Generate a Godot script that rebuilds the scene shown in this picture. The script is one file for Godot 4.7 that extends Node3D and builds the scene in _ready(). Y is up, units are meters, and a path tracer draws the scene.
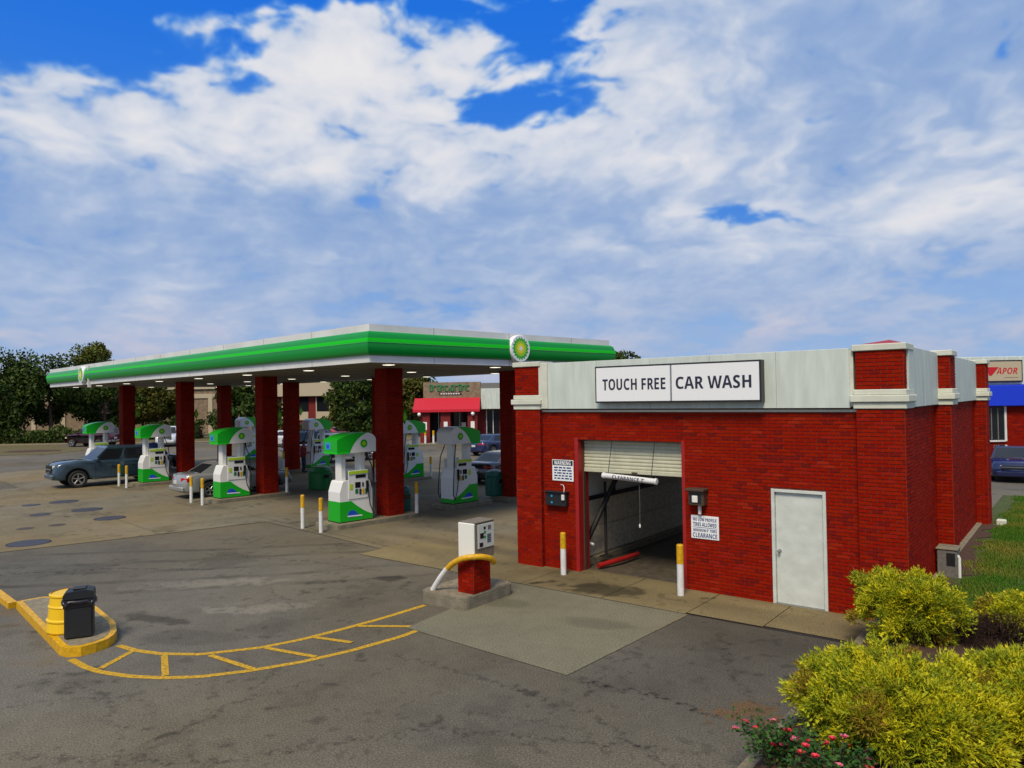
extends Node3D
# Petrol station with a brick car wash, seen from about four metres up.
# World frame: camera over the origin looking along -z. Two local frames are used:
#   wash frame   origin at the front right wall corner of the car wash, +x along its front, +z out of the front
#   canopy frame origin under the near canopy corner, +x along the short side, -z along the long side

const WASH_AT := Vector3(6.696, 0, -12.68)
const WASH_TURN := -0.666
const CAN_AT := Vector3(-3.792, 0, -19.51)
const CAN_TURN := 0.7847

var rng := RandomNumberGenerator.new()
var used := {}
var M := {}
var wash_t := Transform3D(Basis(Vector3.UP, WASH_TURN), WASH_AT)
var can_t := Transform3D(Basis(Vector3.UP, CAN_TURN), CAN_AT)

func _ready():
	rng.seed = 20240611
	setup_view()
	make_materials()
	ground()
	car_wash()
	canopy()
	far_buildings()
	forecourt_things()
	wash_things()
	kerb_island()
	vehicles()
	person()
	plants()

# ---------------------------------------------------------------- view, sky, sun
func setup_view():
	var cam := Camera3D.new()
	cam.name = "camera"
	cam.basis = Basis(Vector3.RIGHT, 0.0175) * Basis(Vector3.BACK, -0.016)
	cam.position = Vector3(0, 4.027, 0)
	cam.fov = rad_to_deg(2.0 * atan(384.0 / 731.5))
	cam.near = 0.1
	cam.far = 1500.0
	add_child(cam)
	cam.current = true
	var env := Environment.new()
	env.background_mode = Environment.BG_SKY
	var sky := Sky.new()
	var sm := PanoramaSkyMaterial.new()
	sm.panorama = ImageTexture.create_from_image(sky_image())
	sky.sky_material = sm
	env.sky = sky
	env.background_energy_multiplier = 1.0
	env.tonemap_mode = Environment.TONE_MAPPER_LINEAR
	env.tonemap_exposure = 1.0
	env.sdfgi_enabled = true
	env.ssao_enabled = true
	env.ssil_enabled = true
	var we := WorldEnvironment.new()
	we.name = "world_environment"
	we.environment = env
	add_child(we)
	var sun := DirectionalLight3D.new()
	sun.name = "sun"
	var to_sun := Vector3(-0.22, 0.84, 0.62).normalized()
	sun.basis = Basis.looking_at(-to_sun, Vector3.UP)
	sun.light_energy = 1.08
	sun.light_color = Color(1.0, 0.94, 0.84)
	sun.light_angular_distance = 18.0
	sun.shadow_enabled = true
	add_child(sun)

const SKY_W := 3072
const SKY_H := 1536
var sky_rows := []
var n_big := FastNoiseLite.new()
var n_mid := FastNoiseLite.new()
var n_fine := FastNoiseLite.new()
var n_wisp := FastNoiseLite.new()

# cloud banks in degrees of azimuth (right of the view axis) and elevation: [azimuth, elevation, half width, half height, cover, brightness]
const BANKS := [
	[-12.0, 22.5, 8.5, 3.6, 0.60, 0.62], [-7.0, 25.5, 5.0, 2.2, 0.45, 0.50], [-23.0, 19.3, 6.0, 2.0, 0.45, 0.40], [-31.0, 17.4, 10.0, 2.0, 0.60, 0.45], [-14.0, 17.8, 13.0, 2.2, 0.45, 0.35],
	[-24.0, 25.4, 2.2, 1.0, 0.95, 0.35], [10.0, 22.6, 6.0, 2.8, 0.65, 0.50], [16.0, 26.5, 7.0, 3.2, 0.75, 0.25], [29.0, 21.0, 9.5, 6.5, 0.80, -0.36], [9.0, 17.2, 13.0, 2.2, 0.55, 0.32],
	[-20.0, 13.0, 26.0, 2.4, 0.50, -0.50], [22.0, 10.8, 10.0, 1.4, 0.35, 0.30], [29.0, 13.4, 6.0, 1.8, 0.45, 0.32], [0.0, 8.2, 40.0, 2.2, 0.40, -0.30], [-30.0, 8.0, 14.0, 2.6, 0.28, 0.04], [2.0, 14.0, 10.0, 1.8, 0.30, -0.25], [24.0, 16.2, 8.0, 1.4, 0.4, 0.15], [-26.0, 28.5, 1.5, 0.5, 0.6, 0.1],
	[-31.0, 24.4, 8.0, 3.0, -1.5, 0.0], [-34.0, 29.0, 14.0, 3.0, -1.4, 0.0], [-18.0, 29.0, 8.0, 2.0, -1.2, 0.0], [3.0, 26.5, 4.6, 3.8, -1.7, 0.0], [-6.0, 28.6, 5.0, 0.9, -0.9, 0.0], [-19.5, 23.8, 2.2, 1.6, -0.9, 0.0], [1.0, 21.4, 5.2, 1.3, -1.35, 0.0], [18.0, 13.0, 4.4, 0.9, -1.5, 0.0], [13.5, 13.6, 3.0, 0.6, -1.0, 0.0], [10.0, 19.6, 2.0, 0.4, -0.8, 0.0], [22.5, 18.9, 1.6, 0.45, -1.2, 0.0]]

func sky_row(row: int):
	var out := PackedByteArray()
	out.resize(SKY_W * 3)
	var el := (0.5 - (row + 0.5) / SKY_H) * PI
	var eld := rad_to_deg(el)
	if eld <= 0.0:
		for i in SKY_W:
			out[i * 3] = 118; out[i * 3 + 1] = 120; out[i * 3 + 2] = 122
		sky_rows[row] = out
		return
	var top := Color(0.13, 0.44, 0.87)
	var low := Color(0.60, 0.72, 0.87)
	var t := clampf(eld / 30.0, 0.0, 1.0)
	var air := low.lerp(Color(0.27, 0.52, 0.87), smoothstep(0.0, 0.55, t)).lerp(top, smoothstep(0.45, 1.0, t))
	var sy := sin(el)
	var cy := cos(el)
	var mine := []
	for b in BANKS:
		var dy: float = (eld - b[1]) / b[3]
		if absf(dy) < 2.4:
			mine.append([b[0], b[2], exp(-dy * dy * 0.8), b[4], b[5]])
	for i in SKY_W:
		var az := wrapf((i + 0.5) / SKY_W * TAU, -PI, PI)
		var azd := rad_to_deg(az)
		var d := Vector3(sin(az) * cy, sy, -cos(az) * cy)
		var k := 1.0 / (sy + 0.16)
		var p := Vector3(d.x * k, 0.35 * sy, d.z * k)
		var w := n_mid.get_noise_3dv(p * 0.9 + Vector3(9, 0, 4)) * 0.26
		var q := p + Vector3(w, w * 0.5, -w)
		var big := n_big.get_noise_3dv(q)
		var mid := 0.62 * n_mid.get_noise_3dv(q + Vector3(30, 0, 7)) + 0.55 * n_mid.get_noise_3dv(Vector3(d.x, d.y * 2.0, d.z) * 3.4 + Vector3(w, w, w) * 0.6)
		var fine := n_fine.get_noise_3dv(Vector3(d.x, d.y * 1.7, d.z) * 3.0 + Vector3(w, w, w))
		var bias := 0.0
		var lift := 0.0
		for b in mine:
			var dx: float = (azd - b[0]) / b[1]
			if absf(dx) < 2.4:
				var g: float = b[2] * exp(-dx * dx * 0.8)
				bias += g * b[3]
				lift += g * b[4]
		var f := 0.30 + big * 0.26 + mid * 0.85 + fine * 0.55 + bias * 0.40
		var cover := smoothstep(-0.08, 0.26, f)
		var thick := smoothstep(0.25, 1.0, f)
		var veil := clampf(0.22 + 0.5 * n_wisp.get_noise_3dv(q * 0.8) + 0.5 * bias, 0.0, 0.5)
		var s := 0.36 + mid * 0.80 + fine * 0.60 + lift * 0.70 - thick * 0.10
		s = lerpf(0.34 + 0.62 * (s - 0.34), s, smoothstep(7.0, 17.0, eld))
		s = 1.0 / (1.0 + exp(-(s - 0.46) * 4.4))
		var grey := Color(0.52, 0.64, 0.825)
		var white := Color(0.925, 0.915, 0.920)
		var c := grey.lerp(white, s)
		# near the horizon the far cloud goes pinkish and flat
		var flat := 1.0 - smoothstep(1.0, 9.0, eld)
		c = c.lerp(Color(0.61, 0.70, 0.84).lerp(Color(0.81, 0.74, 0.78), clampf(0.24 + mid * 1.8 + fine * 0.6, 0.0, 1.0)), flat * 0.75)
		var here := air.lerp(Color(0.66, 0.74, 0.87), veil * (0.35 + 0.65 * smoothstep(25.0, 12.0, eld)))
		here = here.lerp(c, cover * (1.0 - 0.35 * flat))
		out[i * 3] = int(here.r * 255.0)
		out[i * 3 + 1] = int(here.g * 255.0)
		out[i * 3 + 2] = int(here.b * 255.0)
	sky_rows[row] = out

func sky_image() -> Image:
	for a in [[n_big, 11, 0.55, 3], [n_mid, 5, 1.15, 5], [n_fine, 8, 3.6, 5], [n_wisp, 3, 1.1, 4]]:
		var n: FastNoiseLite = a[0]
		n.seed = a[1]
		n.noise_type = FastNoiseLite.TYPE_SIMPLEX_SMOOTH
		n.frequency = a[2]
		n.fractal_type = FastNoiseLite.FRACTAL_FBM
		n.fractal_octaves = a[3]
		n.fractal_gain = 0.56
	sky_rows.resize(SKY_H)
	var id := WorkerThreadPool.add_group_task(sky_row, SKY_H)
	WorkerThreadPool.wait_for_group_task_completion(id)
	var all := PackedByteArray()
	for r in sky_rows:
		all.append_array(r)
	sky_rows = []
	return Image.create_from_data(SKY_W, SKY_H, false, Image.FORMAT_RGB8, all)

# ---------------------------------------------------------------- naming and parts
func numbered(called: String) -> String:
	var n: int = used.get(called, 0)
	used[called] = n + 1
	return called if n == 0 else "%s_%03d" % [called, n]

func tag(o: Node, label := "", category := "", group := "", kind := ""):
	if label: o.set_meta("label", label)
	if category: o.set_meta("category", category)
	if group: o.set_meta("group", group)
	if kind: o.set_meta("kind", kind)
	return o

func thing(called: String, label: String, category: String, t: Transform3D, group := "") -> Node3D:
	var o := Node3D.new()
	o.name = numbered(called)
	add_child(o)
	o.transform = t
	tag(o, label, category, group)
	return o

func part(called: String, mesh: Mesh, mat: Material, parent: Node, t := Transform3D()) -> MeshInstance3D:
	var o := MeshInstance3D.new()
	o.name = called
	o.mesh = mesh
	if mat: o.material_override = mat
	o.transform = t
	parent.add_child(o, true)
	return o

func struct(called: String, mesh: Mesh, mat: Material, t := Transform3D()) -> MeshInstance3D:
	var o := MeshInstance3D.new()
	o.name = numbered(called)
	o.mesh = mesh
	o.material_override = mat
	o.transform = t
	add_child(o)
	o.set_meta("kind", "structure")
	return o

func copy_of(o: Node3D, called: String, t: Transform3D, label := "") -> Node3D:
	var c: Node3D = o.duplicate()
	c.name = numbered(called)
	add_child(c)
	c.transform = t
	if label: c.set_meta("label", label)
	return c

func wash(x: float, y: float, z: float, turn := 0.0) -> Transform3D:
	return wash_t * Transform3D(Basis(Vector3.UP, turn), Vector3(x, y, z))

func can(x: float, y: float, z: float, turn := 0.0) -> Transform3D:
	return can_t * Transform3D(Basis(Vector3.UP, turn), Vector3(x, y, z))

func at(x: float, y: float, z: float, turn := 0.0) -> Transform3D:
	return Transform3D(Basis(Vector3.UP, turn), Vector3(x, y, z))

# ---------------------------------------------------------------- mesh collector: flat faces, corners given counter-clockwise seen from outside
class MB:
	var v := PackedVector3Array()
	var n := PackedVector3Array()
	var c := PackedColorArray()
	var u := PackedVector2Array()
	var idx := PackedInt32Array()
	var col := Color.WHITE

	func tri(a: Vector3, b: Vector3, d: Vector3):
		var m := (b - a).cross(d - a).normalized()
		var k := v.size()
		v.append(a); v.append(b); v.append(d)
		for i in 3:
			n.append(m); c.append(col); u.append(Vector2.ZERO)
		idx.append(k); idx.append(k + 2); idx.append(k + 1)

	func quad(a: Vector3, b: Vector3, d: Vector3, e: Vector3):
		var m := (b - a).cross(e - a)
		if m.length_squared() < 1e-14: m = (d - b).cross(e - b)
		m = m.normalized()
		var k := v.size()
		v.append(a); v.append(b); v.append(d); v.append(e)
		for i in 4:
			n.append(m); c.append(col)
		u.append(Vector2(0, 1)); u.append(Vector2(1, 1)); u.append(Vector2(1, 0)); u.append(Vector2(0, 0))
		idx.append(k); idx.append(k + 2); idx.append(k + 1); idx.append(k); idx.append(k + 3); idx.append(k + 2)

	func smooth_quad(p: Array, q: Array):
		var k := v.size()
		for i in 4:
			v.append(p[i]); n.append(q[i]); c.append(col); u.append(Vector2.ZERO)
		idx.append(k); idx.append(k + 2); idx.append(k + 1); idx.append(k); idx.append(k + 3); idx.append(k + 2)

	func box(lo: Vector3, hi: Vector3, t := Transform3D()):
		var p := []
		for i in 8:
			p.append(t * Vector3(hi.x if i & 1 else lo.x, hi.y if i & 2 else lo.y, hi.z if i & 4 else lo.z))
		quad(p[4], p[5], p[7], p[6]); quad(p[1], p[0], p[2], p[3])
		quad(p[5], p[1], p[3], p[7]); quad(p[0], p[4], p[6], p[2])
		quad(p[6], p[7], p[3], p[2]); quad(p[0], p[1], p[5], p[4])

	# box with chamfered edges
	func cham(lo: Vector3, hi: Vector3, r: float, t := Transform3D()):
		var m := (lo + hi) * 0.5
		var h := (hi - lo) * 0.5
		r = minf(r, minf(h.x, minf(h.y, h.z)) * 0.9)
		var f := func(sx: float, sy: float, sz: float, ax: int) -> Vector3:
			return t * (m + Vector3(sx * (h.x - (0.0 if ax == 0 else r)), sy * (h.y - (0.0 if ax == 1 else r)), sz * (h.z - (0.0 if ax == 2 else r))))
		for s in [1.0, -1.0]:
			if s > 0:
				quad(f.call(1, -1, 1, 0), f.call(1, -1, -1, 0), f.call(1, 1, -1, 0), f.call(1, 1, 1, 0))
				quad(f.call(-1, 1, 1, 1), f.call(1, 1, 1, 1), f.call(1, 1, -1, 1), f.call(-1, 1, -1, 1))
				quad(f.call(-1, -1, 1, 2), f.call(1, -1, 1, 2), f.call(1, 1, 1, 2), f.call(-1, 1, 1, 2))
			else:
				quad(f.call(-1, -1, -1, 0), f.call(-1, -1, 1, 0), f.call(-1, 1, 1, 0), f.call(-1, 1, -1, 0))
				quad(f.call(-1, -1, -1, 1), f.call(1, -1, -1, 1), f.call(1, -1, 1, 1), f.call(-1, -1, 1, 1))
				quad(f.call(1, -1, -1, 2), f.call(-1, -1, -1, 2), f.call(-1, 1, -1, 2), f.call(1, 1, -1, 2))
		for a in [1.0, -1.0]:
			for b in [1.0, -1.0]:
				var o: bool = a * b > 0
				_strip(f.call(a, b, -1, 0), f.call(a, b, 1, 0), f.call(a, b, 1, 1), f.call(a, b, -1, 1), not o)
				_strip(f.call(a, -1, b, 0), f.call(a, 1, b, 0), f.call(a, 1, b, 2), f.call(a, -1, b, 2), o)
				_strip(f.call(-1, a, b, 1), f.call(1, a, b, 1), f.call(1, a, b, 2), f.call(-1, a, b, 2), not o)
				for d in [1.0, -1.0]:
					if a * b * d > 0: tri(f.call(a, b, d, 0), f.call(a, b, d, 1), f.call(a, b, d, 2))
					else: tri(f.call(a, b, d, 0), f.call(a, b, d, 2), f.call(a, b, d, 1))

	func _strip(a: Vector3, b: Vector3, d: Vector3, e: Vector3, flip: bool):
		if flip: quad(a, b, d, e)
		else: quad(e, d, b, a)

	# upright prism of a plan outline (x, z), counter-clockwise seen from above or not: fixed here
	func plan(pts: PackedVector2Array, y0: float, y1: float, top := true):
		if Geometry2D.is_polygon_clockwise(pts): pts.reverse()
		# in (x, z) with z towards the viewer, a clockwise-in-2D outline is counter-clockwise from above
		var ids := Geometry2D.triangulate_polygon(pts)
		for i in range(0, ids.size(), 3):
			var a := pts[ids[i]]; var b := pts[ids[i + 1]]; var d := pts[ids[i + 2]]
			var up := (b - a).cross(d - a) < 0.0
			var A := Vector3(a.x, y1, a.y); var B := Vector3(b.x, y1, b.y); var D := Vector3(d.x, y1, d.y)
			if up: tri(A, B, D)
			else: tri(A, D, B)
		if y1 - y0 > 1e-5:
			for i in pts.size():
				var a := pts[i]; var b := pts[(i + 1) % pts.size()]
				quad(Vector3(b.x, y0, b.y), Vector3(a.x, y0, a.y), Vector3(a.x, y1, a.y), Vector3(b.x, y1, b.y))

	# prism of an outline (x, y) along z from z0 to z1
	func prism(pts: PackedVector2Array, z0: float, z1: float, t := Transform3D(), caps := true):
		pts = pts.duplicate()
		if Geometry2D.is_polygon_clockwise(pts): pts.reverse()
		var area := 0.0
		for i in pts.size(): area += pts[i].cross(pts[(i + 1) % pts.size()])
		if area < 0: pts.reverse()
		if caps:
			var ids := Geometry2D.triangulate_polygon(pts)
			for i in range(0, ids.size(), 3):
				var a := pts[ids[i]]; var b := pts[ids[i + 1]]; var d := pts[ids[i + 2]]
				if (b - a).cross(d - a) < 0.0:
					var w := b; b = d; d = w
				tri(t * Vector3(a.x, a.y, z1), t * Vector3(b.x, b.y, z1), t * Vector3(d.x, d.y, z1))
				tri(t * Vector3(a.x, a.y, z0), t * Vector3(d.x, d.y, z0), t * Vector3(b.x, b.y, z0))
		for i in pts.size():
			var a := pts[i]; var b := pts[(i + 1) % pts.size()]
			quad(t * Vector3(a.x, a.y, z1), t * Vector3(a.x, a.y, z0), t * Vector3(b.x, b.y, z0), t * Vector3(b.x, b.y, z1))

	# turned shape about +y: profile of (radius, y) from bottom to top, smooth round the axis
	func lathe(prof: Array, segs: int, t := Transform3D()):
		for j in prof.size() - 1:
			var a: Vector2 = prof[j]; var b: Vector2 = prof[j + 1]
			var e := b - a
			var nn := Vector2(e.y, -e.x).normalized()
			for i in segs:
				var s0 := TAU * i / segs; var s1 := TAU * (i + 1) / segs
				var d0 := Vector3(sin(s0), 0, cos(s0)); var d1 := Vector3(sin(s1), 0, cos(s1))
				var m0 := t.basis * (d0 * nn.x + Vector3(0, nn.y, 0)); var m1 := t.basis * (d1 * nn.x + Vector3(0, nn.y, 0))
				m0 = m0.normalized(); m1 = m1.normalized()
				smooth_quad([t * (d0 * a.x + Vector3(0, a.y, 0)), t * (d1 * a.x + Vector3(0, a.y, 0)), t * (d1 * b.x + Vector3(0, b.y, 0)), t * (d0 * b.x + Vector3(0, b.y, 0))], [m0, m1, m1, m0])

	func tube(path: Array, r0: float, r1: float, segs: int, caps := true):
		var rings := []
		var side := Vector3.ZERO
		for i in path.size():
			var d: Vector3 = (path[mini(i + 1, path.size() - 1)] - path[maxi(i - 1, 0)]).normalized()
			if side == Vector3.ZERO:
				side = d.cross(Vector3.UP if absf(d.y) < 0.9 else Vector3.RIGHT).normalized()
			side = (side - d * side.dot(d)).normalized()
			var up := side.cross(d)
			var r := lerpf(r0, r1, float(i) / (path.size() - 1))
			var ring := []
			for k in segs:
				var s := TAU * k / segs
				ring.append([path[i] + (side * cos(s) + up * sin(s)) * r, side * cos(s) + up * sin(s)])
			rings.append(ring)
		for i in path.size() - 1:
			for k in segs:
				var l := (k + 1) % segs
				var A = rings[i][k]; var B = rings[i][l]; var D = rings[i + 1][l]; var E = rings[i + 1][k]
				smooth_quad([B[0], A[0], E[0], D[0]], [B[1], A[1], E[1], D[1]])
		if caps:
			for k in range(1, segs - 1):
				tri(rings[0][0][0], rings[0][k][0], rings[0][k + 1][0])
				var z = rings[-1]
				tri(z[0][0], z[k + 1][0], z[k][0])

	func mesh() -> ArrayMesh:
		var a := []
		a.resize(Mesh.ARRAY_MAX)
		a[Mesh.ARRAY_VERTEX] = v; a[Mesh.ARRAY_NORMAL] = n; a[Mesh.ARRAY_COLOR] = c; a[Mesh.ARRAY_TEX_UV] = u; a[Mesh.ARRAY_INDEX] = idx
		var m := ArrayMesh.new()
		m.add_surface_from_arrays(Mesh.PRIMITIVE_TRIANGLES, a)
		return m

func box_mesh(lo: Vector3, hi: Vector3, r := 0.0) -> ArrayMesh:
	var b := MB.new()
	if r > 0: b.cham(lo, hi, r)
	else: b.box(lo, hi)
	return b.mesh()

func tube_mesh(path: Array, r0: float, r1 := -1.0, segs := 10) -> ArrayMesh:
	var b := MB.new()
	b.tube(path, r0, r1 if r1 >= 0 else r0, segs)
	return b.mesh()

func lathe_mesh(prof: Array, segs := 20, t := Transform3D()) -> ArrayMesh:
	var b := MB.new()
	b.lathe(prof, segs, t)
	return b.mesh()

func prism_mesh(pts: Array, z0: float, z1: float) -> ArrayMesh:
	var b := MB.new()
	b.prism(PackedVector2Array(pts), z0, z1)
	return b.mesh()

var fonts := {}
# lettering: one line centred on t, cap height h, stretched to width w when w > 0
func lettering(called: String, what: String, h: float, w: float, mat: Material, parent: Node, t: Transform3D, bold := true, italic := false) -> MeshInstance3D:
	var key := "%s%s" % [bold, italic]
	if not fonts.has(key):
		var f := SystemFont.new()
		f.font_names = PackedStringArray(["Droid Sans"])
		f.font_weight = 700 if bold else 400
		f.font_italic = italic
		fonts[key] = f
	var tm := TextMesh.new()
	tm.font = fonts[key]
	tm.text = what
	tm.font_size = 64
	tm.pixel_size = 0.01
	tm.depth = 0.02
	tm.curve_step = 2.0
	var s := tm.get_aabb().size
	var k := h / (64.0 * 0.01 * 0.714)
	var kx := w / s.x if w > 0 else k
	var shear := Basis(Vector3(kx, 0, 0), Vector3(0.22 * k if italic else 0.0, k, 0), Vector3(0, 0, 0.25))
	return part(called, tm, mat, parent, t * Transform3D(shear, Vector3.ZERO))

# ---------------------------------------------------------------- materials
func mat(called: String, lin: Color, rough: float, metal := 0.0, spec := 0.5) -> StandardMaterial3D:
	var m := StandardMaterial3D.new()
	m.resource_name = called
	m.albedo_color = lin.linear_to_srgb()
	m.roughness = rough
	m.metallic = metal
	m.metallic_specular = spec
	M[called] = m
	return m

func noise(seed_: int, freq: float, oct: int, kind := FastNoiseLite.TYPE_SIMPLEX_SMOOTH) -> FastNoiseLite:
	var n := FastNoiseLite.new()
	n.seed = seed_
	n.noise_type = kind
	n.frequency = freq
	n.fractal_octaves = oct
	return n

func noise_tex(seed_: int, freq: float, oct: int, size: int, lo: float, hi: float, normal := 0.0) -> NoiseTexture2D:
	var t := NoiseTexture2D.new()
	t.width = size
	t.height = size
	t.seamless = true
	t.noise = noise(seed_, freq, oct)
	if normal > 0:
		t.as_normal_map = true
		t.bump_strength = normal
	else:
		var g := Gradient.new()
		g.set_color(0, Color(lo, lo, lo))
		g.set_color(1, Color(hi, hi, hi))
		t.color_ramp = g
	return t

# give a plain material mottling, grain and relief in world metres
func worn(m: StandardMaterial3D, tex: Texture2D, per_metre: float, bump: Texture2D = null, strength := 0.5, rough_tex: Texture2D = null):
	m.albedo_texture = tex
	m.uv1_triplanar = true
	m.uv1_world_triplanar = true
	m.uv1_scale = Vector3.ONE * per_metre
	if bump:
		m.normal_enabled = true
		m.normal_texture = bump
		m.normal_scale = strength
	if rough_tex:
		m.roughness_texture = rough_tex

func make_materials():
	var mottle := noise_tex(3, 0.02, 5, 512, 0.74, 1.0)
	var mottle_soft := noise_tex(7, 0.012, 5, 512, 0.88, 1.0)
	var grain_n := noise_tex(12, 0.22, 3, 256, 0, 1, 3.0)
	var soft_n := noise_tex(14, 0.03, 4, 512, 0, 1, 2.0)
	var m: StandardMaterial3D
	m = mat("brick", Color(1, 1, 1), 0.8, 0, 0.2); m.vertex_color_use_as_albedo = true; worn(m, mottle_soft, 2.5, grain_n, 0.35)
	m = mat("mortar", Color(0.21, 0.052, 0.032), 0.9); worn(m, mottle, 0.9, grain_n, 0.5)
	m = mat("red_paint", Color(0.36, 0.012, 0.010), 0.45); worn(m, mottle_soft, 0.7, soft_n, 0.15)
	m = mat("white_panel", Color(0.66, 0.73, 0.66), 0.55); worn(m, noise_tex(51, 0.02, 4, 512, 0.86, 1.0), 0.4, soft_n, 0.12); m.uv1_scale = Vector3(0.55, 0.07, 0.55)
	m = mat("white_trim", Color(0.68, 0.70, 0.58), 0.6); worn(m, mottle_soft, 0.5)
	m = mat("white_paint", Color(0.80, 0.80, 0.78), 0.4); worn(m, mottle_soft, 0.9)
	m = mat("door_paint", Color(0.66, 0.70, 0.64), 0.45); worn(m, mottle_soft, 0.6, soft_n, 0.1)
	m = mat("sign_face", Color(0.80, 0.82, 0.82), 0.3)
	m = mat("sign_frame", Color(0.03, 0.03, 0.035), 0.4, 0.3)
	m = mat("letter_navy", Color(0.018, 0.02, 0.045), 0.45)
	m = mat("letter_blue", Color(0.02, 0.05, 0.16), 0.5)
	m = mat("black_box", Color(0.012, 0.014, 0.016), 0.45)
	m = mat("bag_black", Color(0.010, 0.011, 0.016), 0.3)
	m = mat("steel", Color(0.45, 0.45, 0.43), 0.35, 0.9)
	m = mat("galv", Color(0.30, 0.29, 0.26), 0.55, 0.5); worn(m, mottle, 1.5)
	m = mat("brown_metal", Color(0.10, 0.065, 0.04), 0.6, 0.2); worn(m, mottle, 2.0)
	m = mat("dark_iron", Color(0.02, 0.018, 0.018), 0.6, 0.3)
	m = mat("yellow_paint", Color(0.84, 0.46, 0.004), 0.5); worn(m, mottle, 0.9)
	m = mat("yellow_line", Color(0.78, 0.45, 0.010), 0.7); worn(m, noise_tex(31, 0.05, 5, 512, 0.62, 1.0), 0.5)
	m = mat("yellow_plastic", Color(0.80, 0.50, 0.005), 0.4)
	m = mat("kerb_concrete", Color(0.30, 0.25, 0.16), 0.85); worn(m, mottle, 0.6, grain_n, 0.4)
	m = mat("pale_concrete", Color(0.26, 0.23, 0.16), 0.85); worn(m, mottle, 0.5, grain_n, 0.4)
	m = mat("cream_slat", Color(0.60, 0.60, 0.44), 0.5); worn(m, mottle_soft, 0.8)
	m = mat("interior_beige", Color(0.80, 0.72, 0.52), 0.6); worn(m, mottle, 0.7)
	m = mat("interior_grey", Color(0.60, 0.63, 0.58), 0.4)
	m = mat("interior_render", Color(0.55, 0.51, 0.42), 0.8)
	m = mat("wet_concrete", Color(0.12, 0.10, 0.07), 0.45); worn(m, mottle, 0.4, soft_n, 0.2)
	m = mat("roof_felt", Color(0.22, 0.21, 0.20), 0.9)
	m = mat("bp_green", Color(0.001, 0.27, 0.035), 0.28, 0.0, 0.4)
	m = mat("bp_lime", Color(0.005, 0.56, 0.008), 0.4, 0.0, 0.3)
	m = mat("bp_yellow_green", Color(0.36, 0.62, 0.01), 0.4)
	m = mat("bp_yellow", Color(0.85, 0.72, 0.01), 0.4)
	m = mat("pump_green", Color(0.006, 0.40, 0.016), 0.3)
	m = mat("pump_lime", Color(0.42, 0.62, 0.03), 0.4)
	m = mat("pump_white", Color(0.74, 0.75, 0.72), 0.35)
	m = mat("patch_blue", Color(0.012, 0.07, 0.55), 0.4)
	m = mat("patch_cyan", Color(0.03, 0.30, 0.55), 0.4)
	m = mat("screen_dark", Color(0.01, 0.012, 0.014), 0.15)
	m = mat("rubber", Color(0.012, 0.012, 0.012), 0.6)
	m = mat("soffit", Color(0.20, 0.18, 0.14), 0.6)
	m = mat("fascia_white", Color(0.76, 0.76, 0.73), 0.4); worn(m, mottle_soft, 0.2)
	m = mat("lamp_lens", Color(0.8, 0.8, 0.75), 0.3); m.emission_enabled = true; m.emission = Color(1.0, 0.97, 0.88); m.emission_energy_multiplier = 1.6
	m = mat("bin_green", Color(0.006, 0.16, 0.03), 0.4)
	m = mat("bin_teal", Color(0.004, 0.10, 0.075), 0.4)
	m = mat("manhole", Color(0.085, 0.085, 0.105), 0.6, 0.3); worn(m, mottle, 1.5, grain_n, 0.6)
	m = mat("kiosk_white", Color(0.75, 0.75, 0.68), 0.4)
	m = mat("kiosk_tan", Color(0.24, 0.20, 0.14), 0.6); worn(m, mottle, 1.5)
	m = mat("kiosk_panel", Color(0.52, 0.55, 0.50), 0.35)
	m = mat("leaf", Color(1, 1, 1), 0.6, 0, 0.3); m.vertex_color_use_as_albedo = true; m.backlight_enabled = true; m.backlight = Color(0.35, 0.35, 0.25)
	m = mat("bark", Color(0.09, 0.06, 0.04), 0.9)
	m = mat("soil", Color(0.09, 0.045, 0.025), 0.95); worn(m, mottle, 0.9, grain_n, 0.8)
	m = mat("turf", Color(0.075, 0.10, 0.014), 0.95); worn(m, mottle, 0.3, grain_n, 0.8)
	m = mat("dry_turf", Color(0.16, 0.13, 0.045), 0.95); worn(m, mottle, 0.25, grain_n, 0.8)
	m = mat("grass_blade", Color(1, 1, 1), 0.8, 0, 0.25); m.vertex_color_use_as_albedo = true
	m = mat("petal_red", Color(0.62, 0.03, 0.05), 0.6)
	m = mat("petal_pink", Color(0.70, 0.14, 0.22), 0.6)
	m = mat("tan_wall", Color(0.30, 0.22, 0.14), 0.8); worn(m, mottle, 0.2)
	m = mat("tan_light", Color(0.46, 0.39, 0.27), 0.8)
	m = mat("dark_glass", Color(0.012, 0.014, 0.018), 0.06)
	m = mat("awning_red", Color(0.50, 0.006, 0.022), 0.7)
	m = mat("awning_blue", Color(0.002, 0.035, 0.62), 0.6)
	m = mat("far_brick", Color(0.22, 0.014, 0.012), 0.85); worn(m, mottle, 0.6)
	m = mat("sign_green", Color(0.015, 0.22, 0.07), 0.4)
	m = mat("sign_red", Color(0.50, 0.008, 0.012), 0.4)
	m = mat("tyre", Color(0.012, 0.012, 0.012), 0.85)
	m = mat("rim", Color(0.42, 0.42, 0.42), 0.3, 0.8)
	m = mat("arch", Color(0.008, 0.008, 0.008), 0.9)
	m = mat("chrome", Color(0.6, 0.6, 0.6), 0.15, 1.0)
	m = mat("head_lens", Color(0.75, 0.68, 0.40), 0.12)
	m = mat("tail_lens", Color(0.42, 0.006, 0.008), 0.15)
	m = mat("plate", Color(0.6, 0.6, 0.58), 0.4)
	m = mat("tarp_blue", Color(0.006, 0.03, 0.13), 0.5)
	m = mat("cloth", Color(1, 1, 1), 0.9); m.vertex_color_use_as_albedo = true

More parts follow.
